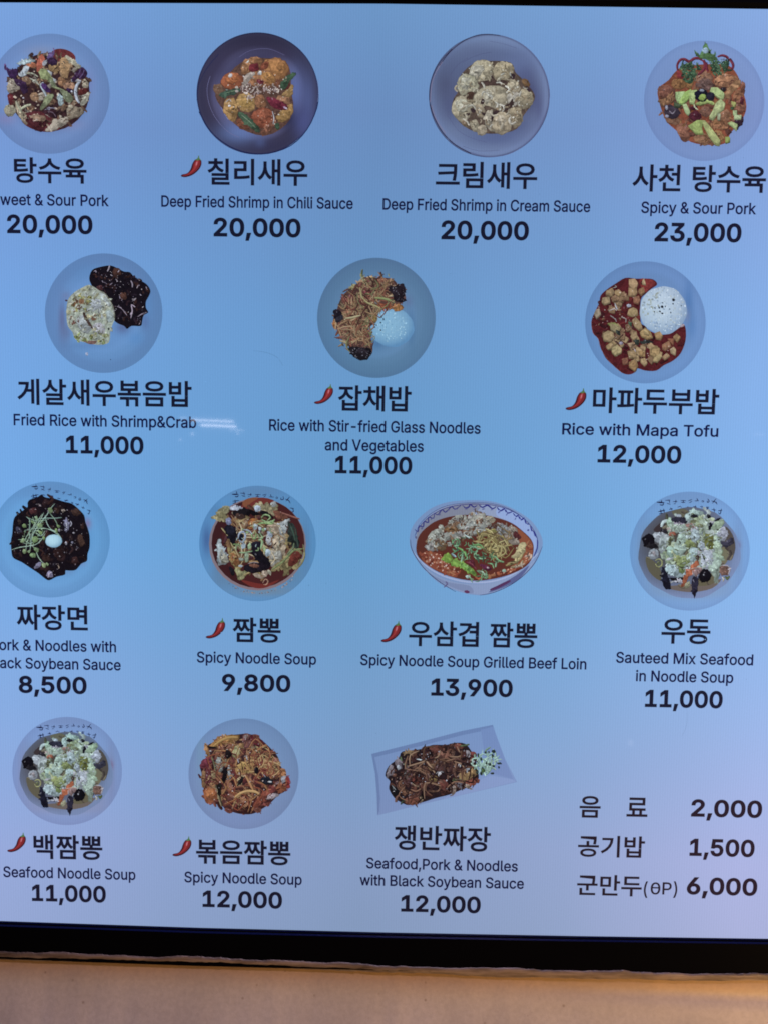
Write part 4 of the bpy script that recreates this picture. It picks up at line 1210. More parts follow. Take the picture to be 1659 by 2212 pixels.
ART['spicy_seafood_soup'] = ('white bowl of spicy red seafood noodle soup with mussels', 720, 1770, 450,
 ('82.5,81 78.7,78', '0:5c96d4 0.8:5d92ce 0.86:5c94d2 0.96:5b95d6 1:5790d0',
  ['84,10,44,10 6a84b4 0.8', '14,76,7,22 4a5c94 0.85', '40,132,26,14 6c7c9c 0.55', '94,146,40,6 7c86a0 0.75', '130,124,22,20 6c7c9c 0.5','148,84,6,34 6276a4 0.6','24,38,10,12 5a78a8 0.5','30,112,10,20 68789c 0.6']), CAL2 + '''
l 1a2048 0.9 126,33 132,34
l 1a2048 0.9 130,33 131,38 128,38
l 1a2048 1 49,24 58,23
l 1a2048 1 49,27 55,26
l 1a2048 0.9 52,22 53,28
#broth
o 7c7078 82.5,82 65.5,62.5
o 38181a 82.5,81 62,60
o 421c1c 90,80 56,58
f 6a2c24 60,32 70,22 90,19 106,24 90,28 70,34
f 7c4a2c 62,26 70,20 84,19 74,26 66,32
f 6a2820 60,130 90,136 112,130 96,140 78,141
r g 60 1 2.4 8a7a74,a09488,5c5458 | 40,132 60,143 90,147 120,136 132,122 124,136 96,148 60,146
#noodles_and_cabbage
r w 80 9 18 7a5a3c,6a4638,8c7048,9a8c78,3a2424,58343a | 44,50 60,36 104,36 124,56 132,88 118,112 84,126 56,112 44,84
b 8a8666 34,32 41,29 46,33 42,40 34,40 28,38
b 8c8460 20,45 26,42 36,46 40,52 32,50 22,48
b 86805c 27,38 36,38 42,44 40,50 34,46 28,44
b 9c9474 84,28 92,30 98,32 106,25 110,30 108,38 104,44 96,38 88,36 80,34 76,30
b a09878 80,26 90,29 94,34 82,36
b 98a0a8 100,26 106,24 108,30 102,31
b 7a4c3c 104,36 114,38 120,42 124,46 116,48 108,48
s 8a5a50 2 114,39 128,44 140,48
b 94805a 54,50 62,44 70,44 72,46 62,50 56,54 52,53
b a0642c 70,50 78,46 84,50 80,60 72,62 66,60
b 8c6e54 62,52 70,50 68,62 60,60
b a89482 96,56 108,54 116,60 114,68 104,70 96,64
b a0a8b0 116,50 125,47 124,54 118,66 116,76 112,66 112,56
b a8acb4 96,66 108,72 118,72 120,86 112,90 100,84 94,76
b a49c94 100,88 112,90 116,96 114,104 104,112 98,108 98,98
b a89884 102,72 116,70 120,84 118,96 110,92 102,82
b a4a4a0 102,96 114,90 113,106 104,110
b 8c7e54 121,74 130,72 132,80 126,84 120,82
b 9a845c 120,68 130,70 131,74 122,74
b 94a0aa 29,76 33,76 36,90 42,100 44,106 38,109 30,110 28,100
b 9c9c90 33,88 40,98 44,105 36,108 32,100
b 907e50 42,86 48,90 54,100 58,112 62,120 54,116 48,108 44,98
b 8a5c34 46,94 54,96 58,106 54,112 48,104
b 8f9068 52,112 60,118 70,118 66,126 58,131 54,124
b 7c5c3c 66,72 76,70 80,78 70,78
b a89a8c 76,121 88,119 98,118 96,124 88,128 80,126
b a0a090 96,117 101,118 100,124
b 847a54 128,86 140,88 144,96 138,106 140,110 128,112 120,124 117,124 118,110 106,118 100,116 116,102 124,92
b 6a3026 128,94 138,92 142,98 134,108 124,112
s 8c8860 2 144,82 146,96 142,108 134,116
b 86704c 62,62 66,56 60,66 58,74
s b0a88c 2.4 46,92 56,84 62,92 60,104
s a89c74 2 60,50 70,58 82,54 92,60
s b4ac98 2.2 98,58 108,66 112,80 106,94
s a09468 2.2 34,60 44,72 50,88
s b0a684 1.8 84,96 98,104 112,102
s c0b8a0 1.6 100,50 112,58 118,72
s 9c8c5c 2 64,124 78,118 90,124
#noodle_strands
r t 26 16 30 b09c74,8a6c4c,c4b494,6a4a38 | 50,56 70,46 104,50 118,80 108,104 84,114 60,104 48,84
#greens
b 26302e 124,50 130,62 134,76 138,86 134,88 130,76 124,64
s 3c5248 2.4 126,54 131,66 134,78
s 34463e 2 134,60 136,76 138,86
s 7c8c5e 2.2 144,88 132,90 124,98 116,106 102,116
s 6c7c60 2 132,80 130,88 122,96
#mussels
b 141420 40,56 46,55 52,59 55,66 53,76 52,84 47,80 42,70 38,62
b 1e2030 42,58 48,58 52,64 48,70 42,66
b 8088b0 40,48 46,46 47,54 42,55
b a4acc0 46,31 54,31 66,34 70,36 58,35 47,36
b 141216 50,38 62,34 74,35 86,40 80,43 66,40 54,44 50,42
b 44302a 54,40 64,42 66,46 58,48 54,44
b 121018 86,37 94,37 102,43 104,46 96,44 90,42
b 12101a 76,84 84,86 92,96 98,102 100,111 90,108 82,104 76,96 74,88
b 1c1a28 78,78 86,78 88,86 80,88 74,84
b 1a1520 64,112 72,108 84,106 98,110 100,113 90,118 78,120 68,119
b 785040 72,109 80,108 85,110 82,113 73,112
s 8a8088 1.2 70,108 78,106 84,107
b 201a24 56,64 60,70 58,76 56,72
b 18161e 44,112 50,114 52,122 48,124
e a8b8d0 60,111 3,1.4
#scallion
s 9cacc8 2.2 57,74 58,68 62,65 66,67 66,74 62,79 58,76
e 141828 61,72 3,5 10
s a0b0c0 1.8 62,62 70,63 75,67 74,70
s 8cac78 1.8 88,46 92,42 98,43 100,46 96,50
s 90b080 1.8 88,48 96,52 104,50 106,48
s 8cac70 2.2 84,54 92,53 102,54 104,50
s 84a468 2 74,68 77,74 80,73 81,67
s 8cac80 1.8 84,64 88,70 90,73 86,73 83,68
s 94b488 2.6 84,76 88,76 89,80 87,88
s 7c9c60 1.6 50,82 58,82 60,86
s 88a880 1.8 58,93 66,93 76,91
s 88a078 1.6 54,90 54,84 59,82
b a4b8cc 61,83 66,81 66,86 62,88
b 9cb890 70,82 73,79 74,86 70,88
b b4c4dc 79,30 85,30 87,35 82,38 79,36
b acbccc 77,56 80,54 82,60 78,62
b a8b8d0 96,64 102,66 102,72 97,70
b a4b8cc 94,88 100,90 100,94 96,99 93,95
b a4b8c8 84,58 88,60 85,64
b 9cb080 92,84 94,88 92,94 90,88
b 94a890 66,94 70,94 70,104 66,105
b 8a9890 58,100 64,101 63,104 58,103
r b 16 3 5 9cb4b8,88a878,a4b4c8 | 60,60 80,54 104,66 98,90 70,92 56,84
s b08c78 1.4 90,134 93,129 97,131 95,136 91,136
''')
ART['beef_noodle_soup'] = ('wide white bowl with blue scalloped rim of red beef noodle soup', 1480, 1800, 520, None, '''
#bowl
f 7492c0 6,54 10,40 20,28 34,18 52,12 76,10 100,11 118,16 134,24 148,34 158,48 161.5,60 158,74 148,90 134,103 116,113 98,120 84,121 64,117 44,109 30,98 16,82 8,68
f 8098c0 10,68 20,84 34,96 52,104 76,108 100,107 122,100 140,90 152,80 147,91 133,103 115,113 97,119 84,120 64,116 45,108 31,97 17,82
f 7488b0 16,84 30,96 52,106 76,110 80,119 64,115 45,107 31,97
f 525e90 110,110 130,98 146,86 134,102 116,112 98,118
l 98acd4 2 10,70 22,84 40,96 60,103 80,106 102,105 124,98 142,86 156,72
f 8c9cbc 14,54 18,40 32,26 50,17 76,13 102,14 122,20 138,30 150,44 155,58 152,70 140,84 80,104 30,88 16,68
f 7e8498 14,52 18,40 32,27 50,18 74,14 90,15 80,26 50,34 24,48 16,66
f 8ca6d8 110,18 124,21 140,33 152,50 155,60 148,76 140,50 124,36 108,28
l 4a5080 0.7 12,52 18,38 32,25 50,16.5 76,13 102,14 122,20 139,31 151,45 156,59 154,70
l 242a58 0.8 7,56 9,68 20,86 34,100 48,110 60,117
l 2c3464 0.8 88,121 104,118 124,109 140,97 153,82 161,64
#scallops
l 34367e 1.5 12,44 16,47 17,40 22,41 23,35 28,36 28,30 34,31 35,25
l 34367e 1.5 35,25 39,27 44,21 48,24 55,17.5 59,20.6 66,16
l 34367e 1.8 68,16 71,19 75,18 77,15 81,18 85,16
l 2c3082 1.8 87,15.4 91,18.4 96,16 99,17 103,20 107,17.4
l 282e84 1.9 108,18 112,22.4 117,20 120,25 126,23.4
l 242c88 1.9 127,25 130,29 133,28 136,33 140,31 142,37 146,38
l 242c88 1.9 147,40 149,46 151,46 153,52 155,53
l 2c3488 1.5 155,55 155,66 151,76
l 585c84 3.5 40,26 42,27
l 585c84 3.9 51,20.6 52,22
l 5a5c88 3.9 61,19.6 61.4,20.8
l 5a5c88 3.9 72,20 72.4,21
l 565a8c 3.9 82,19.6 82.4,21
l 565a90 3.9 92,19.6 92.4,21
l 505896 3.9 102,20.4 102.6,21.4
l 505896 3.9 110,23.4 111,24.4
l 4c5898 3.5 119,26.4 120,27
l 4c5898 3.5 129,31.4 130,32
l 4c5898 3.0 144,44 145,46
l 585c84 3.0 31,31.4 32,32.4
l 585c84 3.0 20,42 21,44
l 585c84 2.6 13,52 14,55
l 50305c 3.5 100,115 108,112 116,108 124,104
l 5c3058 3.9 70,116.6 76,117.6
l 5c5c88 1.8 46,112 50,108 48,105
l 34387c 0.9 12,52 20,38 34,26 52,18 76,14.5 102,15.6 122,21 139,31 151,45 156,59
#broth
f 5a2a1e 14,62 18,50 28,40 40,33 60,28 90,27 110,31 126,37 138,46 148,56 151,66 148,80 138,90 120,98 98,103 80,104 60,101 40,94 24,84 15,74
f 884a2c 126,40 138,47 148,58 150,66 148,78 140,86 128,92 120,96 134,70 130,50
f 84442c 20,72 40,72 52,84 62,96 58,100 40,93 24,84
r b 60 4 8 84402a,965434,743020,a06a44 | 18,72 44,72 70,96 98,100 130,90 148,74 146,60 120,92 80,98 50,96 26,84
r g 70 1.2 3 b07858,c89c80,9a5c40,c8b0a4 | 22,72 44,74 64,96 40,93 26,84
r g 40 1.2 3 b07858,c89c80,9a5c40 | 100,96 130,86 146,68 144,80 124,94
#beef
r b 140 5 10 9a9698,aaa6a0,7a6458,8c6c54,a4a49e,6e5850 | 30,50 46,42 60,30 80,26 94,26 104,36 120,38 126,50 116,56 96,44 84,50 66,56 60,62 48,66 32,64 27,58
b a8aaa4 26,56 30,48 38,44 42,48 36,54 34,62 28,62
b a0a09a 52,34 60,28 68,28 66,33 56,36
b b0aea6 76,30 84,27 94,25 94,30 86,34 78,36
b a4a4a0 44,50 52,46 62,48 64,52 52,54 46,60
b 8a6442 48,42 58,40 64,44 56,47 48,46
b 9ca0a0 62,38 76,34 86,38 80,44 66,44
b 80543a 66,36 72,36 70,40 66,40
b 84583e 84,32 90,30 90,36 84,38
b 80563c 76,42 82,41 80,46 75,46
b a0a4a4 82,44 94,38 94,44 86,48 80,50
b a49a88 94,30 100,28 106,32 102,36 96,35
b 5a3c34 94,42 102,38 108,40 104,44 96,44
b 8c8e94 108,40 118,38 120,46 118,56 112,52 108,46
b 8c8078 118,46 126,44 132,52 134,60 128,62 120,58 116,54
b 8a8078 122,40 130,42 132,48 124,46
b 5a2a2c 130,46 136,52 132,56 126,50
b 9a9698 24,62 32,62 38,66 32,69 25,67
b a8a8a0 40,40 44,38 46,44 42,48
b 806448 36,60 46,56 48,66 40,68
r g 80 1.2 3 c4c4bc,b4b0a4,604436 | 30,50 46,42 60,30 80,26 94,26 104,36 120,38 126,50 96,44 66,56 32,64
#noodles
b 8a8448 98,46 104,43 108,47 106,52 100,50
r t 16 12 22 9a8a50,8c7c50,a89a60,7a6440 | 86,52 106,48 118,58 120,70 108,74 92,66
s 7c6048 3 86,56 88,50 96,47 106,50 114,58 119,68 116,74
s 9a8f5c 3 92,58 100,54 106,54 104,60 96,62
s 8c7c54 2.6 84,54 92,51 102,50
s a09c5a 3 94,66 102,68 112,70
s 8c8058 2.6 90,62 96,68 106,72 116,74
s 806850 2.6 108,54 114,62 116,70
b a89c74 134,60 142,60 141,68 138,74 130,78 124,76 130,70
s a89a6c 3 120,84 128,82 134,78 138,72
s a0906c 2.6 124,88 134,86 138,80
s b0988c 2 140,76 146,74 148,76 144,80
s b0a090 2.4 130,88 140,84
s 9c8a58 2.4 118,86 126,84
#noodle_strands
r t 40 12 22 b0a068,8a7848,c0b47c,6a5838 | 88,54 106,50 117,60 119,70 108,73 94,66
#scallion
b 82a83c 44,76 50,71 54,74 56,78 52,83 44,80
b 7ca440 53,82 60,77 64,80 72,84 80,90 84,97 82,98 74,94 66,88 56,87
b 6a9444 64,82 74,86 82,94 78,94 70,89
r s 60 5 10 5c8a64,6ea074,4a7454,80ac88,3c5c48 | 48,60 58,54 72,52 84,60 88,70 104,74 112,82 104,88 92,82 74,80 62,74
r s 16 5 8 5c8a64,6ea074,80ac88 | 84,92 94,92 98,100 84,103 76,102
s 6c9c60 2.4 80,62 88,62 92,66
s 6a9a5a 2.4 62,65 70,70 72,76
s 84ac90 2.2 66,82 68,73
s 94b4c4 2.4 55,72 60,76
s 78a478 2 104,74 110,80 116,82
s 84ac8c 2 106,88 107,82
s b4ccd0 1.6 70,50 76,54
e a4c4c4 73.5,99 2.4,1.8
e 94b4a4 116,92 2.4,1.8
s 90b09c 1.6 86,92 92,94 94,98
#chili
b 5c2430 74,80 80,79 82,86 76,87
b 5c2440 88,84 96,86 102,90 96,91 90,88
s 7c3848 1.6 72,82 78,84 84,90
e b8a8b0 97,88.4 1.4,.8
''')
UDON = '''
#broth
d 474139 7089b4 82,86 66,59
f 60604e 60,32 74,29 82,34 78,40 64,38
f 5a5846 26,92 40,100 46,112 44,122 30,110
f 66605a 50,130 70,128 90,126 110,124 124,120 112,132 88,137 66,135
f 5e5c46 96,118 112,112 120,120 108,128 92,128
f 4e4a44 128,52 138,62 142,80 136,96 128,90 124,70
f 6c6c54 120,82 132,80 132,96 122,104
f 3a3032 36,56 48,46 56,52 54,60 42,60
r w 40 6 12 5a544a,6a6656,48423e,6c6852 | 28,70 50,46 80,34 124,46 138,70 134,106 110,128 60,128 32,106
#cabbage_and_seafood
r w 110 9 18 a2b8ba,b0c4c0,9aac9c,b6c8d0,94a688,b8bccc,b0c0a6,5c5e4c | 50,40 74,42 84,34 108,36 116,52 124,66 120,86 112,108 86,114 56,108 50,86 42,80 50,60
b 9cb8a8 54,42 58,40 60,50 56,54 53,48
b a4b8ae 56,48 66,44 76,48 78,56 66,60 54,58
b a8a0b8 62,46 74,44 77,48 66,50
b a4bcc0 77,36 83,36 83,46 80,52 77,44
b 9cb8b8 82,30 98,32 100,36 86,38
b a8bcae 94,44 106,42 108,46 106,57 100,58 98,50
b 74785a 84,44 92,44 90,50 84,49
b 70765a 94,48 100,50 98,53 93,52
b 98b09a 112,50 118,44 126,42 127,48 120,54 112,58 109,56
b b0b8d0 120,56 126,52 132,60 130,66 126,71 120,66 118,60
b a4b4b4 104,56 112,56 116,66 114,76 106,74 102,64
b 767a38 102,62 110,62 114,70 113,80 105,80 101,72
b 6a7036 105,66 110,66 111,76 106,77
b a8c0ac 114,60 120,72 124,82 122,90 116,88 114,74
b b0b8c8 36,60 44,59 50,62 46,68 40,73 35,66
b a8b4bc 44,66 52,62 58,66 54,76 46,86 42,80
b a0a8b8 30,84 36,80 42,86 40,92 32,94 29,88
b b0a8b4 33,86 37,84 38,90
b a4bcb4 68,62 76,62 78,70 72,74 66,72
b acc4be 64,72 72,70 78,78 74,86 68,90 62,82
b 82905c 78,70 86,70 90,78 82,80 76,76
b a4b8c4 84,56 92,56 96,66 90,72 84,68
b 98b4ac 54,78 62,80 66,88 58,92 52,88
b 98a46c 62,88 70,90 70,96 62,97
b 8c9c68 68,94 78,90 82,98 72,104 66,102
b a4bcc4 82,80 92,80 90,96 82,96 84,88
b b0c0d4 96,70 102,76 100,84 94,78
b b4c0d4 98,84 110,84 114,96 110,108 100,108 96,98
b 9cb4ac 112,84 120,88 122,98 120,112 118,126 114,118 108,108 112,98
b a0bca8 116,86 124,90 128,95 122,95 116,92
b 9cb4c0 50,106 58,100 66,104 80,104 78,114 70,118 60,116 53,112
b 7a9058 68,102 76,104 74,112 68,110
b 9cac8c 76,56 82,56 84,62 78,62
b 6c7050 56,66 60,68 56,76 54,72
s a4ac8c 2 60,84 64,92
s 989c6c 1.8 38,96 42,94 46,96 46,102 41,104 38,100
e 6c7454 42,99 2,2.4
s a89ca4 1.6 80,48 88,52 94,58
b 94706c 76,50 84,48 88,51 82,53
s b8a8a8 1.4 52,54 58,56 56,60
f 4a3a38 90,90 95,88 94,95 90,94
f 3c4248 100,87 102,89 102,96 99,92
b 9c5c48 56,60 62,58 64,62 60,65 55,64
b 6e5840 78,54 84,55 80,58
r g 40 1.2 2.6 b4c8cc,7c8c70,b0bcc8,98a47c | 52,46 74,44 108,40 122,70 118,100 86,110 56,104 46,80
b 7c6058 122,104 128,102 134,106 132,114 124,115 120,110
s a0a0b0 1.6 124,102 132,103 134,108 132,114
s b0b4ac 1.8 124,117 126,120 125,123
b 5a6a40 128,118 134,116 131,121
#mussels
b 0e0c14 21,66 30,61 36,64 37,73 32,79 24,77 21,72
b 1e1c22 26,76 36,74 41,77 40,80 30,80
b 2a2a3c 58,42 66,39 74,40 78,44 78,48 70,45 62,46
b a8b4c8 65,36 70,36 71,39 65,39
b 22222c 83,38 88,36 92,37 91,40 85,40
b 1c1c26 104,36 108,37 109,40 105,41
b 181824 108,46 111,50 108,56 106,54
b 3c3c50 121,70 130,72 135,66 139,68 138,74 130,78 124,76
b 22202c 112,44 118,42 123,40 118,44
b 16182a 46,104 50,106 52,114 56,120 58,130 54,133 48,129 46,118
b 121018 57,117 66,118 74,118 72,123 66,124 58,121
e 0c0c14 101,115 8.6,8.4
b 242438 85,118 90,116 93,120 92,132 89,142 87,144 85,134
b 2a2630 44,56 52,56 54,60 48,60
s 9494b0 1 86,120 88,124
e 9aa0b0 100,114 .9,.9
#carrot
b a45c3c 88,98 94,96 93,102 86,108 80,118 76,127 70,130 73,122 80,108
s a89088 1.4 82,107 92,105 98,106
s b0a8b0 1.2 86,108 86,114
b 90787c 90,106 98,106 94,112 90,116 87,112
b 949880 76,126 82,122 82,128 77,132
#onion_slice
r b 12 3 5 a8b0c0,b4b8cc,98a0a8 | 58,120 74,122 60,124
'''
CAL3 = '''
#calligraphy
l 141a44 1.6 40,20.6 50,21.4
l 141a44 1 44,24 48,24.4 49,22
l 141a44 0.9 46,17.6 47,22
l 1e2450 0.8 51,18.4 58,18
l 1e2450 0.8 53,22 58,23.6
l 1e2450 0.8 56,17 57,22
l 1e2450 0.8 61,20 67,20
l 1e2450 1 65,17.6 65,21.4
l 1e2450 0.7 62,23 65,22.4
l 1e2450 0.8 71,18.4 78,18.8
l 1e2450 1 71.6,20.8 77,21
l 1e2450 0.8 74.6,18 74.6,21
l 1e2450 0.8 81,19 86,17
l 1e2450 0.8 82,21.6 86,19.4
l 1e2450 0.8 89,19 95,18.8
l 1e2450 0.9 92,15.6 93.6,19
l 1e2450 0.7 98,19.8 100,18.4 101,20 98.6,20.6
l 1e2450 0.9 106,16 108,19.6 105.4,21 105.8,18.6
l 1a2048 1 111,19 118,21
l 1a2048 0.9 117,16 112,22.4
l 1a2048 0.9 115.6,20 118.6,23.6
l 141a44 1.2 42,33 51,31
l 141a44 1.1 43,36 51,34.6
l 141a44 1 45,30 46,36
l 141a44 1 49,29 50,35
l 26305a 1 56,30 61,29
l 26305a 1 58,27.6 60,31
l 3a446c 0.8 67,27.4 71,26 72,28
l 3a446c 0.8 77,28.6 81,26.6 82,28.4
l 303a64 1 87,26.4 92,27
l 303a64 0.9 88,28 91,25
l 303a64 0.8 96,26.6 99.6,26 98,28.4
l 26305a 1 102.6,28 108,27
l 26305a 1 103.6,30 107.4,28.6
l 26305a 0.9 105,26 106.6,31
l 26305a 0.9 111,30 117,31
l 26305a 0.9 114,28 115,34
l 1a2048 0.9 119,32 125,31
l 1a2048 0.9 124,29 122,36 120,34
l 1a2048 0.9 42,40.6 45,41.4
'''
ART['seafood_noodle_soup'] = ('white bowl of clear seafood noodle soup right of the blue rimmed bowl', 2290, 1780, 470,
 ('83,84 77.5,77', '0:6e9ad6 0.84:6c98d6 0.92:6a96d6 1:6690d0',
  ['84,14,46,9 6c86b8 0.7', '22,84,8,34 6e7ca4 0.7', '145,86,6,34 6a7aa4 0.7', '84,138,44,7 7888a8 0.7', '34,54,10,10 6884b0 0.7', '146,76,3,5 6a4c6c 0.6','40,124,12,12 7484a8 0.6','128,124,12,12 7484a8 0.5']), CAL3 + UDON)
ART['white_spicy_soup'] = ('white bowl of clear seafood noodle soup at the left of the bottom row', 30, 2610, 430,
 ('83.5,82.5 77.5,76.5', '0:6e9ad6 0.84:6a98d8 0.92:6894d4 1:6690d0',
  ['84,12,46,9 6c86b8 0.7', '22,82,8,34 6e7ca4 0.7', '145,84,6,34 6a7aa4 0.7', '84,136,44,7 7888a8 0.7', '34,52,10,10 6884b0 0.7', '146,74,3,6 6a4c6c 0.6','40,122,12,12 7484a8 0.6','128,122,12,12 7484a8 0.5']), CAL3 + UDON)
ART['stir_fried_noodles'] = ('round plate of reddish stir fried noodles with mussel and pepper', 670, 2610, 440,
 ('84,84.5 76,76.5', '0:6a94cf 0.7:6a94cf 0.88:6890cb 1:648bc6', ['24,60,6,40 6e94ba 0.5', '50,126,20,8 6c90c4 0.5','84,150,50,14 7090cc 0.5']), '''
#noodles
f 3a2024 34,46 44,40 56,32 76,30 90,29 104,34 114,42 124,52 132,62 134,72 142,84 146,96 142,108 132,114 120,126 108,134 96,140 80,140 66,136 52,128 32,122 30,108 26,98 26,84 24,74 32,62 38,58
r w 90 8 18 6a3830,7c4c3a,5a2a2c,8c6040,3c2022,74443a | 40,50 60,36 90,32 114,46 130,66 142,92 130,110 104,132 70,134 40,120 28,96 30,70
r s 70 10 20 8c6044,9a7450,7a4a3c,6a3434,a0805c | 40,50 60,36 90,34 114,46 130,66 134,92 120,110 100,128 66,128 44,114 30,96 32,70
r t 50 10 22 a8845c,94684c,b09464 | 94,46 118,52 130,70 122,86 104,80 90,60
b 9a6c3a 36,46 44,38 60,31 77,30 78,36 68,39 54,43 44,47
b a8743c 42,42 56,34 70,33 60,40 48,45
b 8c5c48 60,44 70,42 70,46 56,52 46,62 44,58 50,48
b a07044 30,42 33,42 36,52 39,60 35,60 31,52
b 602028 94,31 104,34 112,40 117,48 108,47 98,42
b 7a4a48 83,32 88,28 93,32 94,46 88,50 83,44
b a08484 85,31 90,30 91,35 85,35
b a89c70 70,48 77,45 80,52 76,60 71,62 69,55
b a87c50 78,42 84,42 83,48 78,47
b a8844c 72,80 78,70 86,68 96,74 100,80 92,82 80,81
b b08e4e 82,70 92,74 94,80 84,80
b a87c4c 94,64 102,64 104,70 99,75 93,70
b a89470 74,92 84,84 84,92 78,100 72,98
b 94644a 86,84 92,86 98,100 102,106 96,104 90,94
b 8e9090 46,64 52,60 56,66 55,78 48,80
b a08c74 54,58 60,58 61,68 57,74 54,66
b 9ca0a8 62,76 65,72 67,84 66,92 61,94
b 906050 61,92 66,92 70,108 72,118 64,114
b 9c5c38 28,106 38,102 45,103 48,116 42,122 32,124
b a86a3c 32,108 42,105 45,114 36,120
b 703040 26,66 36,60 42,60 38,72 30,76 24,74
b 8c6848 26,84 31,80 32,98 28,102
b 9a8460 36,82 44,80 46,90 38,92
b 5c2e34 32,78 38,76 40,92 36,100 32,92
s b08c58 3 72,116 80,110 90,107 100,108 106,111
s a08058 2.4 68,136 71,124 76,116 84,110
b 8c4c3c 100,122 108,112 120,102 124,106 114,118 104,130 98,132
b 7a3a38 116,104 124,100 128,106 120,112
b a08088 128,96 134,94 134,98 129,98
b a89ca8 118,116 126,110 133,113 126,117 118,118
b 98583a 129,104 134,96 142,90 146,96 142,106 134,110
b 8c3434 144,86 148,92 147,102 142,108 146,98
b a0a0b0 136,88 142,86 141,98 137,96
b a87048 130,78 140,76 142,82 136,88 131,86
b 54302e 54,118 66,116 70,124 64,132 56,128
b 3a1e1c 74,128 90,124 98,130 92,138 78,138
b 6a3c34 66,130 70,134 66,138 60,136 58,132
b a07058 80,118 88,114 95,120 88,124 82,122
b a87858 82,128 90,124 92,128 84,132
b 6c2c34 106,62 112,66 116,74 112,80 106,76
b 582434 104,72 114,76 120,86 112,90 105,84
b 86584c 124,62 131,62 134,70 126,72 121,68
b 70604c 96,46 106,50 112,54 102,56 95,52
b 74483e 98,132 108,130 108,136 102,137
b 6c3a34 108,126 120,122 120,127 112,128
#noodle_strands
r t 46 16 32 4a2420,98683e,8a4830,a87a4c,6a2c26,845c40 | 42,54 60,42 92,38 114,52 128,70 132,90 112,108 92,124 64,124 46,108 34,88 36,66
r t 40 12 24 c09a68,5c2c26,a86e48,8a4a38 | 94,46 118,54 130,74 124,92 104,84 92,62
s c09a64 3 72,116 80,110 90,107 100,108 106,111
s b4884c 3.2 42,46 54,37 66,33 77,33
s b08054 2.8 86,84 92,94 98,106
#greens
s 4c4838 3 46,98 50,110 52,120 55,128
s 8a8064 1.6 48,104 50,116 54,128
b 1a1816 48,98 54,96 54,108 50,114
s 6c6a50 1.8 41,60 44,70 46,80
s 141016 2 34,46 42,46.6 48,47.6
b 141014 58,76 62,74 62,84 58,96 55,92
b 1c1416 60,50 68,54 66,60 60,62
b 141018 99,76 104,74 105,82 100,82
b 1c1a1c 78,94 84,86 82,96 76,100
#mussel
b 181c28 108,90 114,86 120,88 125,93 124,97 118,98 110,96
e c8ccd8 121,94 2.6,1
s a0a0b0 1 112,84 115,88
#glaze
r g 70 1 2.4 c8b4b0,a88c84,d0c0c0,503030 | 40,50 60,36 90,34 114,46 130,66 138,92 126,110 100,128 66,130 40,116 30,90
s b8b4c0 1.4 88,58 90,64
s a8a4b4 1.4 76,62 78,68
s 2c2020 0.8 82,72 83,76 83,80
e b0a8ac 39,51.5 1.6,1
''')
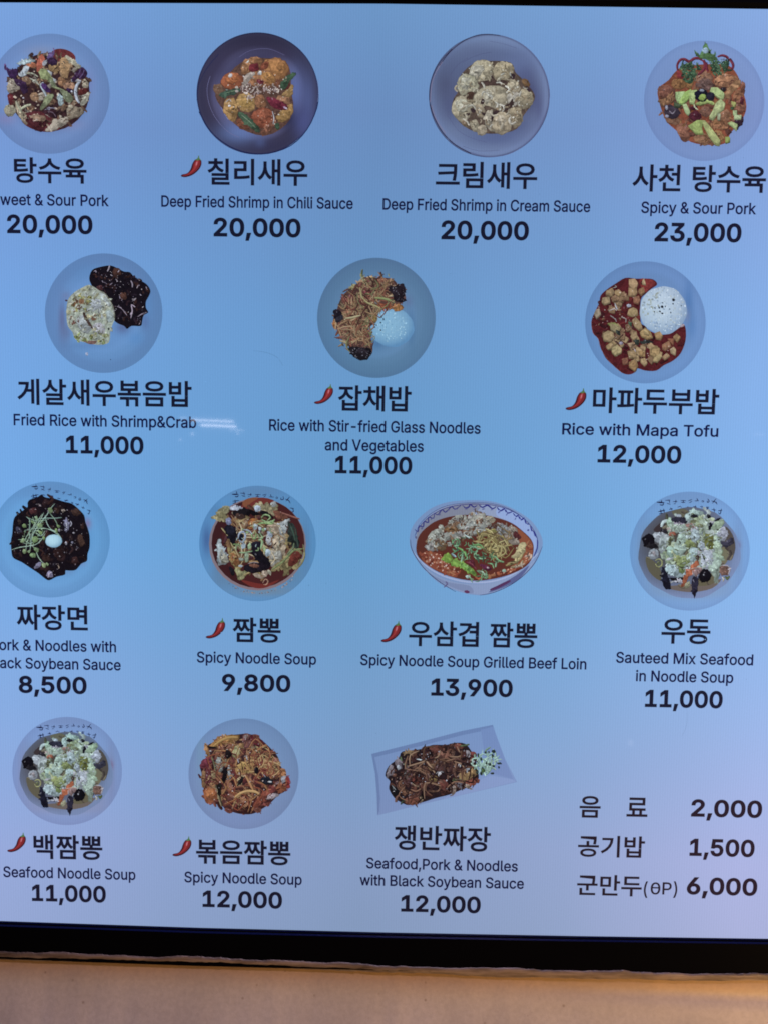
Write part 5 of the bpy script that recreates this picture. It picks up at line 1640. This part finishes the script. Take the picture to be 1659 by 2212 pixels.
ART['pork_seafood_noodles'] = ('tilted rectangular plate of glossy brown noodles with sprouts', 1340, 2630, 580, None, '''
#plate
p 7890c0 5.8,37.5 56,25 100,13.5 132.6,7 137,20 146,44 158,67 120,76 60,90 12,102 11.4,80 9.6,58
p 6a80b0 5.8,37.5 56,25 100,13.5 132.6,7 134,11 100,18 58,29 9,41
p 6a80b0 5.8,37.5 9,41 13,60 15,84 14,98 12,102 11.4,80 9.6,58
p 7288ba 120,12 133,9 144,40 154,64 132,58 124,38
p 8096c6 100,72 130,60 152,64 157,66.4 120,75.6 80,85
#noodles
f 281a1e 20,60 24,50 34,42 38,35 54,33 62,31 70,28 84,28 92,26 104,27 112,38 115,46 118,62 112,70 100,75 88,80 72,84 60,88 46,91 40,90 30,84 24,74 25,66
r b 80 5 10 4c2c28,3a2024,5c382e,2a181c,6a4438,1c1216 | 26,58 40,40 70,30 106,32 114,50 112,66 90,76 60,84 36,84 26,72
r s 60 8 18 6a4a40,54342e,7c5a48,3c2626,4c3030 | 28,58 42,40 70,31 104,32 112,50 108,66 86,76 58,82 36,82 28,70
b 8a7c88 22,58 26,48 29,52 28,58 22,62
b 786a74 30,44 36,42 37,52 33,52
b 8c5a4c 76,34 82,32 82,42 80,46 74,45
b a89098 74,42 80,41 80,45 75,45
b 744a3c 84,34 90,31 90,36 86,42 88,50 84,48
b 7c3c38 108,36 114,35 115,40 110,42
b a89ca8 104,34 108,34 109,40 105,40
b 7c4438 94,26 102,28 100,32 92,31
b 6c3c34 66,30 78,29 80,34 70,36
b 5c3430 98,34 104,34 104,40 98,40
b 6c4038 62,44 70,40 70,46 64,48
b 7c5c44 65,48 72,49 72,54 66,54
b 8a7044 66,60 74,60 74,65 68,66
b 94744c 98,58 106,56 114,53 115,60 108,64 98,66
b 84483c 104,66 112,64 118,64 116,68 108,70
b a08c80 102,69 110,70 106,73
b 744038 76,66 82,64 86,70 80,74 76,71
b 70382e 48,62 55,61 56,67 49,67
b 845040 40,84 50,82 57,86 52,90 43,90
b 948068 56,82 60,83 58,87
b 7c5440 36,62 38,60 37,72 41,79 38,80 34,70
b 4c3838 80,50 84,53 82,58
b 78524a 92,40 100,40 99,46 92,45
b 604040 72,50 80,50 80,55 73,55
b 8c7870 89,70 94,72 93,78 88,78
b 4c403c 44,48 40,54 42,64 45,66
s 705058 1.8 50,46 44,52 44,62 48,70
s 947c74 1.4 55,70 58,68 59,64
s 8c7460 1.6 48,68 52,71 56,71
s 947068 1.6 64,54 65,60 68,62
s 8a6c50 1.8 38,36 44,36 50,34
b 848090 95,68 98,67 99,71 96,72
b 141418 26,70 32,72 36,78 32,82 27,77
s 9498a0 1 27,70 31,75
s 607050 1.6 36,40 38,46 42,49
s 5a6848 1.6 98,29 104,28 108,27
s 404c3c 2 36,90 39,86
s 6a7454 1.2 100,64 96,64 90,65
r g 80 1 2.2 a09cac,c0bcc8,8c8088,b08c78,140e12 | 26,58 40,40 70,30 106,32 114,50 112,66 90,76 60,84 36,84 26,72
e c8ccd8 97.6,49 1.2,2.4 15
e b8bccc 106,52 2.6,1.6
e c0c4d0 58,44.6 2,1.4
e c4c0cc 77,57.5 1.6,1.4
e b4b4c4 34,51 2,2.6
#noodle_strands
r t 50 10 24 6a4838,2a181a,8a6450,4c2e2a,a07c64,3a2220 | 28,58 42,42 70,33 104,34 110,50 106,64 86,74 58,80 38,80 28,70
#sprouts
r t 34 5 11 9cbcb4,a8c4b8,88a898,b0ccc4 | 114,40 124,34 134,36 134,46 124,56 118,58 114,50
r t 10 5 9 9cbcb4,a8c4b8 | 124,44 136,38 142,48 134,54 124,58
l a8c8c0 0.9 116,40 120,46 119,54 117,58
l a0c0b8 0.9 122,32 120,42 118,48
e 2a3838 133,34 2.2,1.6
e 30403c 132,38.6 1.2,1.8
e 2a3838 129,47.4 1.6,1.6
e 2a3838 133,49.4 1.6,1
e 2a3838 139,46.6 2.6,.9
e 2a3838 138.6,50.6 .9,1.2
e 303c34 125.6,46 .9,1.6
e 303c38 131.6,57 2,.9
e 303c38 117,38 1,2
e 304038 120,42 1,1.8
e 304038 120,57 1.4,2
e 2a3a34 116,56 1.4,1.6
e 304038 121.6,52 1.2,1.6
e 304038 124.4,35 1.2,1
e 304038 128,34.6 .9,1
e 50683c 122,54 2,2
''')
# ------------------------------------------------------------------ the menu board
def empty(name, loc=(0, 0, 0)):
    o = bpy.data.objects.new(name, None); o.empty_display_size = 0.1
    o.location = loc; COL.objects.link(o); return o
board = empty('menu_board')
board['label'] = 'backlit blue menu screen with food pictures and prices in a black frame'
board['category'] = 'menu board'
XL, XR = -0.585, 0.545
ZT, ZB = at(830, 9)[1], at(830, 2012)[1]
WHITE = hexc('7ca3dc')
def bow_top(x): return at_line(x, ((0, 4), (425, 5.6), (826, 6.6), (1240, 12.5), (1659, 18.3)))
def bow_bot(x): return at_line(x, ((0, 1990.5), (425, 2005), (826, 2015.2), (1240, 2023), (1659, 2029)))
def at_line(x, knots):
    q = [at(*k) for k in knots]
    if x <= q[0][0]: a, b = q[0], q[1]
    elif x >= q[-1][0]: a, b = q[-2], q[-1]
    else:
        for a, b in zip(q, q[1:]):
            if a[0] <= x <= b[0]: break
    return a[1] + (b[1] - a[1]) * (x - a[0]) / (b[0] - a[0])
NXS = 48
v, f = [], []
for j in range(2):
    for i in range(NXS + 1):
        x = XL + (XR - XL) * i / NXS
        v.append((x, 0, (bow_bot(x) - 0.004) if j == 0 else (bow_top(x) + 0.004)))
for i in range(NXS): f.append((i, i + 1, i + NXS + 2, i + NXS + 1))
panel = link('display_panel', v, f, PRINT, board, [WHITE] * len(v))

def bezel_mat():
    m, nt, p = new_mat('black_bezel')
    N, L = nt.nodes, nt.links
    p.inputs['Base Color'].default_value = (0.0016, 0.0015, 0.0020, 1)
    p.inputs['Specular IOR Level'].default_value = 0.08
    p.inputs['IOR'].default_value = 1.12
    p.inputs['Roughness'].default_value = 0.45
    g = N.new('ShaderNodeTexNoise'); g.inputs['Scale'].default_value = 900
    tc = N.new('ShaderNodeTexCoord'); L.new(tc.outputs['Object'], g.inputs['Vector'])
    b = N.new('ShaderNodeBump'); b.inputs['Strength'].default_value = 0.12; b.inputs['Distance'].default_value = 0.0004
    L.new(g.outputs['Fac'], b.inputs['Height']); L.new(b.outputs[0], p.inputs['Normal'])
    return m
BEZEL = bezel_mat()
LIP = new_mat('bezel_lip')[0]
_p = LIP.node_tree.nodes['Principled BSDF']
_p.inputs['Base Color'].default_value = (0.0008, 0.002, 0.03, 1); _p.inputs['Roughness'].default_value = 0.35; _p.inputs['Specular IOR Level'].default_value = 0.08
def profile_bar(name, prof, zfun, mat, parent, x0=XL, x1=XR, n=NXS):
    """a long bar: prof gives (y, dz) rings swept along x, following the edge zfun"""
    v, f = [], []
    k = len(prof)
    for i in range(n + 1):
        x = x0 + (x1 - x0) * i / n; z = zfun(x)
        for y, dz in prof: v.append((x, y, z + dz))
    for i in range(n):
        for j in range(k):
            a, b = i * k + j, i * k + (j + 1) % k
            f.append((a, b, b + k, a + k))
    f.append(tuple(range(k))[::-1]); f.append(tuple(n * k + j for j in range(k)))
    return link(name, v, f, mat, parent)
# bottom frame member: an inner sloping lip and a flat front
FD = 0.0065
def bez_h(x):
    return bow_bot(x) - at_line(x, ((0, 2052.5), (826, 2080), (1240, 2094), (1659, 2098)))
bot = profile_bar('bottom_bezel', [(-0.0008, 0.0), (0.03, -0.001), (0.03, -0.052), (-FD + 0.002, -0.052), (-FD, -0.050), (-FD, -0.0034), (-FD + 0.0015, -0.0024)], bow_bot, BEZEL, board)
profile_bar('inner_lip', [(-0.0010, -0.0002), (-FD * 0.35, -0.0006), (-FD * 0.38, -0.0014), (-FD - 0.0006, -0.0030), (-FD + 0.002, -0.0040), (-0.0004, -0.003)], bow_bot, LIP, bot)
top = profile_bar('top_bezel', [(-0.0008, 0.0), (0.03, 0.001), (0.03, 0.052), (-FD, 0.052), (-FD, 0.004), (-FD + 0.003, 0.0015)][::-1], bow_top, BEZEL, board)
def side(name, x, s):
    v = []
    for z in (ZB - 0.09, ZT + 0.055):
        for dx, y in ((0, -0.0008), (s * 0.003, -FD), (s * 0.05, -FD), (s * 0.05, 0.03), (-s * 0.01, 0.03), (-s * 0.01, -0.0008)): v.append((x + dx, y, z))
    f = [(j, (j + 1) % 6, (j + 1) % 6 + 6, j + 6) for j in range(6)] + [tuple(range(6)), tuple(range(6, 12))[::-1]]
    return link(name, v, f, BEZEL, board)
side('left_bezel', XL, -1); side('right_bezel', XR, 1)

# ------------------------------------------------------------------ print: pictures
def dish(key):
    label, x0, y0, wd, pl, art = ART[key]
    k = wd * S / 165.9
    rnd = random.Random(sum(ord(c) for c in ('white_spicy_soup' if key == 'seafood_noodle_soup' else key)))
    pic = Picture(x0 * S, y0 * S, k, None, WHITE, rnd)
    if pl:
        c, r = P(pl[0].split())
        root = plate('dish_picture', pic, c[0], c[1], r[0], r[1], pl[1], pl[2], board)
    else:
        # a flat cut-out whose first group is the dish itself
        root = None
        pic.root = board
        head, rest = art.strip().split('\n#', 1)[0], art.strip().split('\n#', 1)[1]
        run_art(pic, '#dish_picture\n' + '\n'.join(head.split('\n')[1:]))
        root = [o for o in board.children if o.name.startswith('dish_picture')][-1]
        root = LAST[0]
        art = '#' + rest
    root['label'] = label
    pic.root = root
    run_art(pic, art)
S = 1659 / 2812
LAST = [None]
_link = link
def link(name, *a, **k):
    o = _link(name, *a, **k)
    if name == 'dish_picture': LAST[0] = o
    return o
for key in ART: dish(key)

# ------------------------------------------------------------------ print: lettering
INK, NAVY, WARM = hexc('12152c'), hexc('0c1040'), hexc('1c1826')
KB = 0.0198
CAPREF = (0, 520)
def cap_h(): pass
def name_(s, cx, cy, w, h=56, kr=KB, col=INK): return lettering('dish_name', s, cx, cy, w, h, board, col, kr=kr)
def caption(s, cx, cy, w, h=24, bold=15): return lettering('caption', s, cx, cy, w, h, board, NAVY, bold=bold, capref=CAP)
def price(s, cx, cy, w, h, bold=26, col=INK): return lettering('price', s, cx, cy, w, h, board, col, bold=bold, capref=(DIG[0] - bold, DIG[1] + bold))
_d = [p[1] for c in GLYPHS['0'][1] for p in c]; DIG = (min(_d), max(_d))
_d = [p[1] for c in GLYPHS['D'][1] for p in c]; CAP = (min(_d) - 4, max(_d) + 4)
CHILI = '''
#chili_icon
f 3c1018 0,50 4,47 16,44 24,34 28,22 34,12 42,8 50,12 51,22 47,32 38,42 26,50 12,54 3,53
f 7c1c20 3,50 10,47 19,44 28,34 31,22 36,13 43,10 48,14 48,22 43,32 34,41 22,48 10,51
f 9c2c28 14,47.6 24,42 32,32 35,20 40,13 44,14 40,26 34,35 24,44
f c0707c 38,18 41,15 40,22 37,26
#stem
f 4c7440 36,11 42,6 43,1 45,1 46,7 51,13 46,11 42,13 38,12
'''
def chili(x0, x1, y0, y1):
    pic = Picture(x0, y0, (x1 - x0) / 51.0, board, WHITE, random.Random(3))
    head, st = CHILI.strip().split('#stem')
    run_art(pic, head)
    o = [c for c in board.children if c.name.startswith('chili_icon')]
    pic.root = CHI[0]
    run_art(pic, '#stem' + st)
CHI = [None]
_link2 = link
def link(name, *a, **k):
    o = _link2(name, *a, **k)
    if name == 'chili_icon': CHI[0] = o
    return o
for c in ((391.2, 435.8, 334.8, 385.4), (679, 720, 829, 880), (1221, 1266, 838, 888), (445, 487, 1335, 1386),
          (823, 867, 1341, 1389), (16, 56, 1799, 1843), (373, 414, 1807, 1856)): chili(*c)
name_('탕수육', 108.8, 367.4, 157)
name_('칠리새우', 556.6, 371, 216, 58)
name_('크림새우', 1050.5, 377.8, 219, 58)
name_('사천 탕수육', 1510, 385, 289, 59)
name_('게살새우볶음밥', 225.8, 848.5, 377, 57)
name_('잡채밥', 809.5, 860.5, 158, 56)
name_('마파두부밥', 1416.5, 866, 273, 56)
name_('짜장면', 113, 1334.5, 154, 55)
name_('짬뽕', 555, 1361.5, 104, 54)
name_('우삼겹 짬뽕', 1021.5, 1371, 277, 55)
name_('우동', 1481.5, 1364.5, 106, 54)
name_('백짬뽕', 147, 1831, 149, 53)
name_('볶음짬뽕', 526, 1842, 204, 53)
name_('쟁반짜장', 955.5, 1812, 208, 54)
name_('음', 1274.3, 1743.5, 45.5, 47, 0.0168, WARM)
name_('료', 1376, 1744.3, 45.5, 41.5, 0.0168, WARM)
name_('공기밥', 1320.3, 1829.5, 144.5, 47, 0.0168, WARM)
name_('군만두', 1316, 1913.5, 140, 45.5, 0.0168, WARM)
caption('Sweet & Sour Pork', 109, 431, 253)
caption('Deep Fried Shrimp in Chili Sauce', 555.5, 436, 414)
caption('Deep Fried Shrimp in Cream Sauce', 1050.3, 442.5, 448)
caption('Spicy & Sour Pork', 1509, 448.5, 249)
caption('Fried Rice with Shrimp&Crab', 226.8, 909, 395)
caption('Rice with Stir-fried Glass Noodles', 809.5, 921, 456)
caption('and Vegetables', 808.5, 962, 213)
caption('Rice with Mapa Tofu', 1382.5, 928.5, 338)
caption('Pork & Noodles with', 116, 1395, 270, 23)
caption('Black Soybean Sauce', 118, 1434, 286, 23)
caption('Spicy Noodle Soup', 554.5, 1422, 258, 23)
caption('Spicy Noodle Soup Grilled Beef Loin', 1022, 1430, 488, 23)
caption('Sauteed Mix Seafood', 1478.5, 1423, 297, 23)
caption('in Noodle Soup', 1478.5, 1462, 211, 23)
caption('Seafood Noodle Soup', 150, 1887, 286, 22.5)
caption('Spicy Noodle Soup', 525.5, 1898, 254, 22.5)
caption('Seafood,Pork & Noodles', 954.5, 1868.5, 327, 22.5)
caption('with Black Soybean Sauce', 954, 1905.5, 354, 22.5)
price('20,000', 107.7, 484, 185, 41.5)
price('20,000', 555.9, 491, 188, 41.5)
price('20,000', 1047.4, 497, 189, 42)
price('23,000', 1507.6, 501.5, 188, 42)
price('11,000', 226.5, 961, 168, 39.5)
price('11,000', 807, 1004.5, 166, 39)
price('12,000', 1381, 981, 181, 39.5)
price('8,500', 114, 1480, 147, 38)
price('9,800', 554, 1476, 148, 38)
price('13,900', 1019, 1486, 176, 38.5)
price('11,000', 1477, 1510.5, 168, 38.5)
price('11,000', 149, 1931, 160, 37)
price('12,000', 524, 1944, 172, 37)
price('12,000', 952, 1954, 172, 37)
price('2,000', 1569.5, 1747.5, 153.5, 38.5, 26, WARM)
price('1,500', 1559.7, 1832.3, 140.5, 38.5, 26, WARM)
price('6,000', 1559.5, 1915.8, 152.5, 38.5, 26, WARM)
lettering('piece_count', '(', 1394.6, 1922.5, 8.5, 36, board, WARM, bold=8)
lettering('piece_count', '0', 1415.6, 1920, 21, 26.5, board, WARM, bold=9)
lettering('piece_count', '-', 1415.4, 1918.5, 16.5, 3.0, board, WARM, bold=0)
lettering('piece_count', 'P', 1440.5, 1920, 20, 26.5, board, WARM, bold=10)
lettering('piece_count', ')', 1458.4, 1922.5, 8.5, 36, board, WARM, bold=8)

# fine scratches and dust on the glass
dust = Picture(0, 0, 1.0, board, WHITE, random.Random(8))
dust.inv = (1, 1, 1); dust.mat = PRINT; dust.grey = 0.0
dust.new('scratch')
dust.stroke(mulc(WHITE, 0.72), 0.9, [(548, 757), (576, 761), (600, 772), (612, 790)], False)
dust.flush(); dust.new('scratch')
dust.stroke(mulc(WHITE, 0.78), 0.9, [(1472, 1592), (1483, 1566), (1484, 1532)], False)
dust.flush(); dust.new('dust')
for _ in range(46):
    x, y = dust.rnd.uniform(5, 1650), dust.rnd.uniform(25, 1985)
    dust.ell(mulc(WHITE, dust.rnd.choice((0.6, 0.7, 0.8, 1.25))), x, y, dust.rnd.uniform(0.6, 1.5), dust.rnd.uniform(0.5, 1.0), dust.rnd.uniform(0, 3), 6)
dust.flush()

# ------------------------------------------------------------------ the wall below and its sealant
def wall_mat():
    m, nt, p = new_mat('painted_plaster')
    N, L = nt.nodes, nt.links
    tc = N.new('ShaderNodeTexCoord')
    n1 = N.new('ShaderNodeTexNoise'); n1.inputs['Scale'].default_value = 9; n1.inputs['Detail'].default_value = 6
    n2 = N.new('ShaderNodeTexNoise'); n2.inputs['Scale'].default_value = 160; n2.inputs['Detail'].default_value = 8; n2.inputs['Roughness'].default_value = 0.7
    vo = N.new('ShaderNodeTexVoronoi'); vo.inputs['Scale'].default_value = 46; vo.inputs['Randomness'].default_value = 1
    for n in (n1, n2, vo): L.new(tc.outputs['Object'], n.inputs['Vector'])
    r = ramp(nt, [(0.3, (0.40, 0.33, 0.27)), (0.7, (0.47, 0.39, 0.32))]); L.new(n1.outputs['Fac'], r.inputs[0])
    # small scattered dirt specks
    sp = ramp(nt, [(0.0, (0.45, 0.40, 0.36)), (0.06, (0.7, 0.66, 0.62)), (0.11, (1, 1, 1))]); L.new(vo.outputs['Distance'], sp.inputs[0])
    msk = ramp(nt, [(0.45, (1, 1, 1)), (0.56, (0, 0, 0))]); 
    n3 = N.new('ShaderNodeTexNoise'); n3.inputs['Scale'].default_value = 30; L.new(tc.outputs['Object'], n3.inputs['Vector']); L.new(n3.outputs['Fac'], msk.inputs[0])
    mx0 = N.new('ShaderNodeMix'); mx0.data_type = 'RGBA'; L.new(msk.outputs[0], mx0.inputs['Factor']); L.new(sp.outputs[0], mx0.inputs['A']); mx0.inputs['B'].default_value = (1, 1, 1, 1)
    mx = N.new('ShaderNodeMix'); mx.data_type = 'RGBA'; mx.blend_type = 'MULTIPLY'; mx.inputs['Factor'].default_value = 0.8
    L.new(r.outputs[0], mx.inputs['A']); L.new(mx0.outputs['Result'], mx.inputs['B'])
    g = ramp(nt, [(0.3, (0.86, 0.86, 0.86)), (0.7, (1, 1, 1))]); L.new(n2.outputs['Fac'], g.inputs[0])
    m2 = N.new('ShaderNodeMix'); m2.data_type = 'RGBA'; m2.blend_type = 'MULTIPLY'; m2.inputs['Factor'].default_value = 1
    L.new(mx.outputs['Result'], m2.inputs['A']); L.new(g.outputs[0], m2.inputs['B'])
    # warm light under the frame, painted into the wall colour as a ragged band
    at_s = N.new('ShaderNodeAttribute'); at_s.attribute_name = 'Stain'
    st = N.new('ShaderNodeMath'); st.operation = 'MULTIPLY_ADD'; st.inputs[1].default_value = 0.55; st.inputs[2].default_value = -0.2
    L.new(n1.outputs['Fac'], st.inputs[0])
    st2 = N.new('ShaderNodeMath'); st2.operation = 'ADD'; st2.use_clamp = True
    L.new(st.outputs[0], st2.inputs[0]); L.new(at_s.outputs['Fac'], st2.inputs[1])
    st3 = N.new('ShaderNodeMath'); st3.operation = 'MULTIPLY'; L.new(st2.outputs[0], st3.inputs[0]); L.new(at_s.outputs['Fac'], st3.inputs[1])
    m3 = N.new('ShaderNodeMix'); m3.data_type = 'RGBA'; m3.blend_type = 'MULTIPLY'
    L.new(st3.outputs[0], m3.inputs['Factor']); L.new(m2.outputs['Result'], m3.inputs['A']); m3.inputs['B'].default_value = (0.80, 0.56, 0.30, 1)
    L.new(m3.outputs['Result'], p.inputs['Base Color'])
    p.inputs['Roughness'].default_value = 0.7
    b = N.new('ShaderNodeBump'); b.inputs['Strength'].default_value = 0.25; b.inputs['Distance'].default_value = 0.001
    L.new(n2.outputs['Fac'], b.inputs['Height']); L.new(b.outputs[0], p.inputs['Normal'])
    return m
WALL = wall_mat()
def n1d(x, f, s=0):
    i = math.floor(x * f); t = x * f - i; t = t * t * (3 - 2 * t)
    def h(k): return random.Random(k * 7919 + s * 101).random()
    return h(i) * (1 - t) + h(i + 1) * t
def frame_edge(x): return at_line(x, ((0, 2050), (300, 2058), (600, 2068), (826, 2079), (1240, 2092), (1659, 2097)))
WX0, WX1 = -1.1, 1.1
v, f, NX, NZ = [], [], 340, 70
zb = -2.0
for j in range(NZ + 1):
    for i in range(NX + 1):
        x = WX0 + (WX1 - WX0) * i / NX
        t = j / NZ
        zt = frame_edge(max(-0.55, min(0.55, x))) - 0.0105 + (n1d(x, 60, 3) - 0.5) * 0.0016
        z = zt + (zb - zt) * t ** 2.2
        y = -FD + 0.0035 - 0.0030 * min(1, (zt - z) / 0.02)
        y -= 2.6 * min(0.09, zt - z) ** 2 + 0.47 * max(0, zt - z - 0.09)
        # gentle trowel waves; a crease added at the right to draw a shade streak
        y += 0.0012 * (n1d(x, 3, 1) - 0.5) + 0.001 * (n1d(z, 14, 2) - 0.5)
        zc = -0.722 - 0.012 * (x - 0.3)
        if x > 0.12: y += 0.0045 * math.exp(-((z - zc) / 0.009) ** 2) * min(1, (x - 0.12) / 0.3)
        v.append((x, y, z))
for j in range(NZ):
    for i in range(NX):
        a = j * (NX + 1) + i
        f.append((a, a + NX + 1, a + NX + 2, a + 1))
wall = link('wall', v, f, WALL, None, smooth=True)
sa = wall.data.attributes.new('Stain', 'FLOAT', 'POINT')  # weight of the painted warm light, fading down from the frame
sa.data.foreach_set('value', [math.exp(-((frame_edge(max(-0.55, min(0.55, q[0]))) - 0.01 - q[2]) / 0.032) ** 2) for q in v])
wall['kind'] = 'structure'
v = [(x, 0.034, z) for z in (-0.66, 3.0) for x in (-3.0, 3.0)]
back = link('wall_behind_board', v, [(0, 1, 3, 2)], WALL, None)
back['kind'] = 'structure'
# ragged sealant between frame and plaster
def sealant_mat():
    m, nt, p = new_mat('dirty_sealant')
    N, L = nt.nodes, nt.links
    tc = N.new('ShaderNodeTexCoord')
    mp = N.new('ShaderNodeMapping'); mp.inputs['Scale'].default_value = (9, 60, 90); L.new(tc.outputs['Object'], mp.inputs['Vector'])
    n1 = N.new('ShaderNodeTexNoise'); n1.inputs['Scale'].default_value = 1.6; n1.inputs['Detail'].default_value = 8; n1.inputs['Roughness'].default_value = 0.65
    L.new(mp.outputs[0], n1.inputs['Vector'])
    r = ramp(nt, [(0.30, (0.05, 0.030, 0.018)), (0.45, (0.12, 0.08, 0.055)), (0.62, (0.20, 0.14, 0.105)), (0.8, (0.27, 0.2, 0.155))])
    L.new(n1.outputs['Fac'], r.inputs[0]); L.new(r.outputs[0], p.inputs['Base Color'])
    p.inputs['Roughness'].default_value = 0.45
    b = N.new('ShaderNodeBump'); b.inputs['Strength'].default_value = 0.6; b.inputs['Distance'].default_value = 0.0015
    L.new(n1.outputs['Fac'], b.inputs['Height']); L.new(b.outputs[0], p.inputs['Normal'])
    return m
SEAL = sealant_mat()
v, f, NX, K = [], [], 900, 7
for i in range(NX + 1):
    x = -0.63 + 1.22 * i / NX
    ze = frame_edge(x)
    up = 0.0032 * (n1d(x, 22, 5) - 0.35) + 0.0016 * (n1d(x, 90, 6) - 0.5) + 0.0008 * (n1d(x, 320, 7) - 0.5)
    dn = 0.0135 + 0.003 * (n1d(x, 18, 8) - 0.5) + 0.0012 * (n1d(x, 110, 9) - 0.5)
    g = 0.6 + 0.4 * n1d(x, 30, 10)
    for t, y in ((0, -FD + 0.002), (0.02, -FD - 0.0004 * g), (0.18, -FD - 0.0016 * g), (0.42, -FD - 0.0008), (0.62, -FD + 0.0006 * g), (0.82, -FD + 0.0006), (1, -FD + 0.0036)):
        z = (ze + up) * (1 - t) + (ze - dn) * t
        v.append((x, y + 0.0005 * (n1d(x + t * 3, 140, 11) - 0.5), z))
for i in range(NX):
    for j in range(K - 1):
        a = i * K + j
        f.append((a, a + 1, a + K + 1, a + K))
seal = link('sealant_bead', v, f, SEAL, None, smooth=True)
seal['label'] = 'ragged dirty tan sealant bead between black frame and beige wall'
seal['category'] = 'sealant'
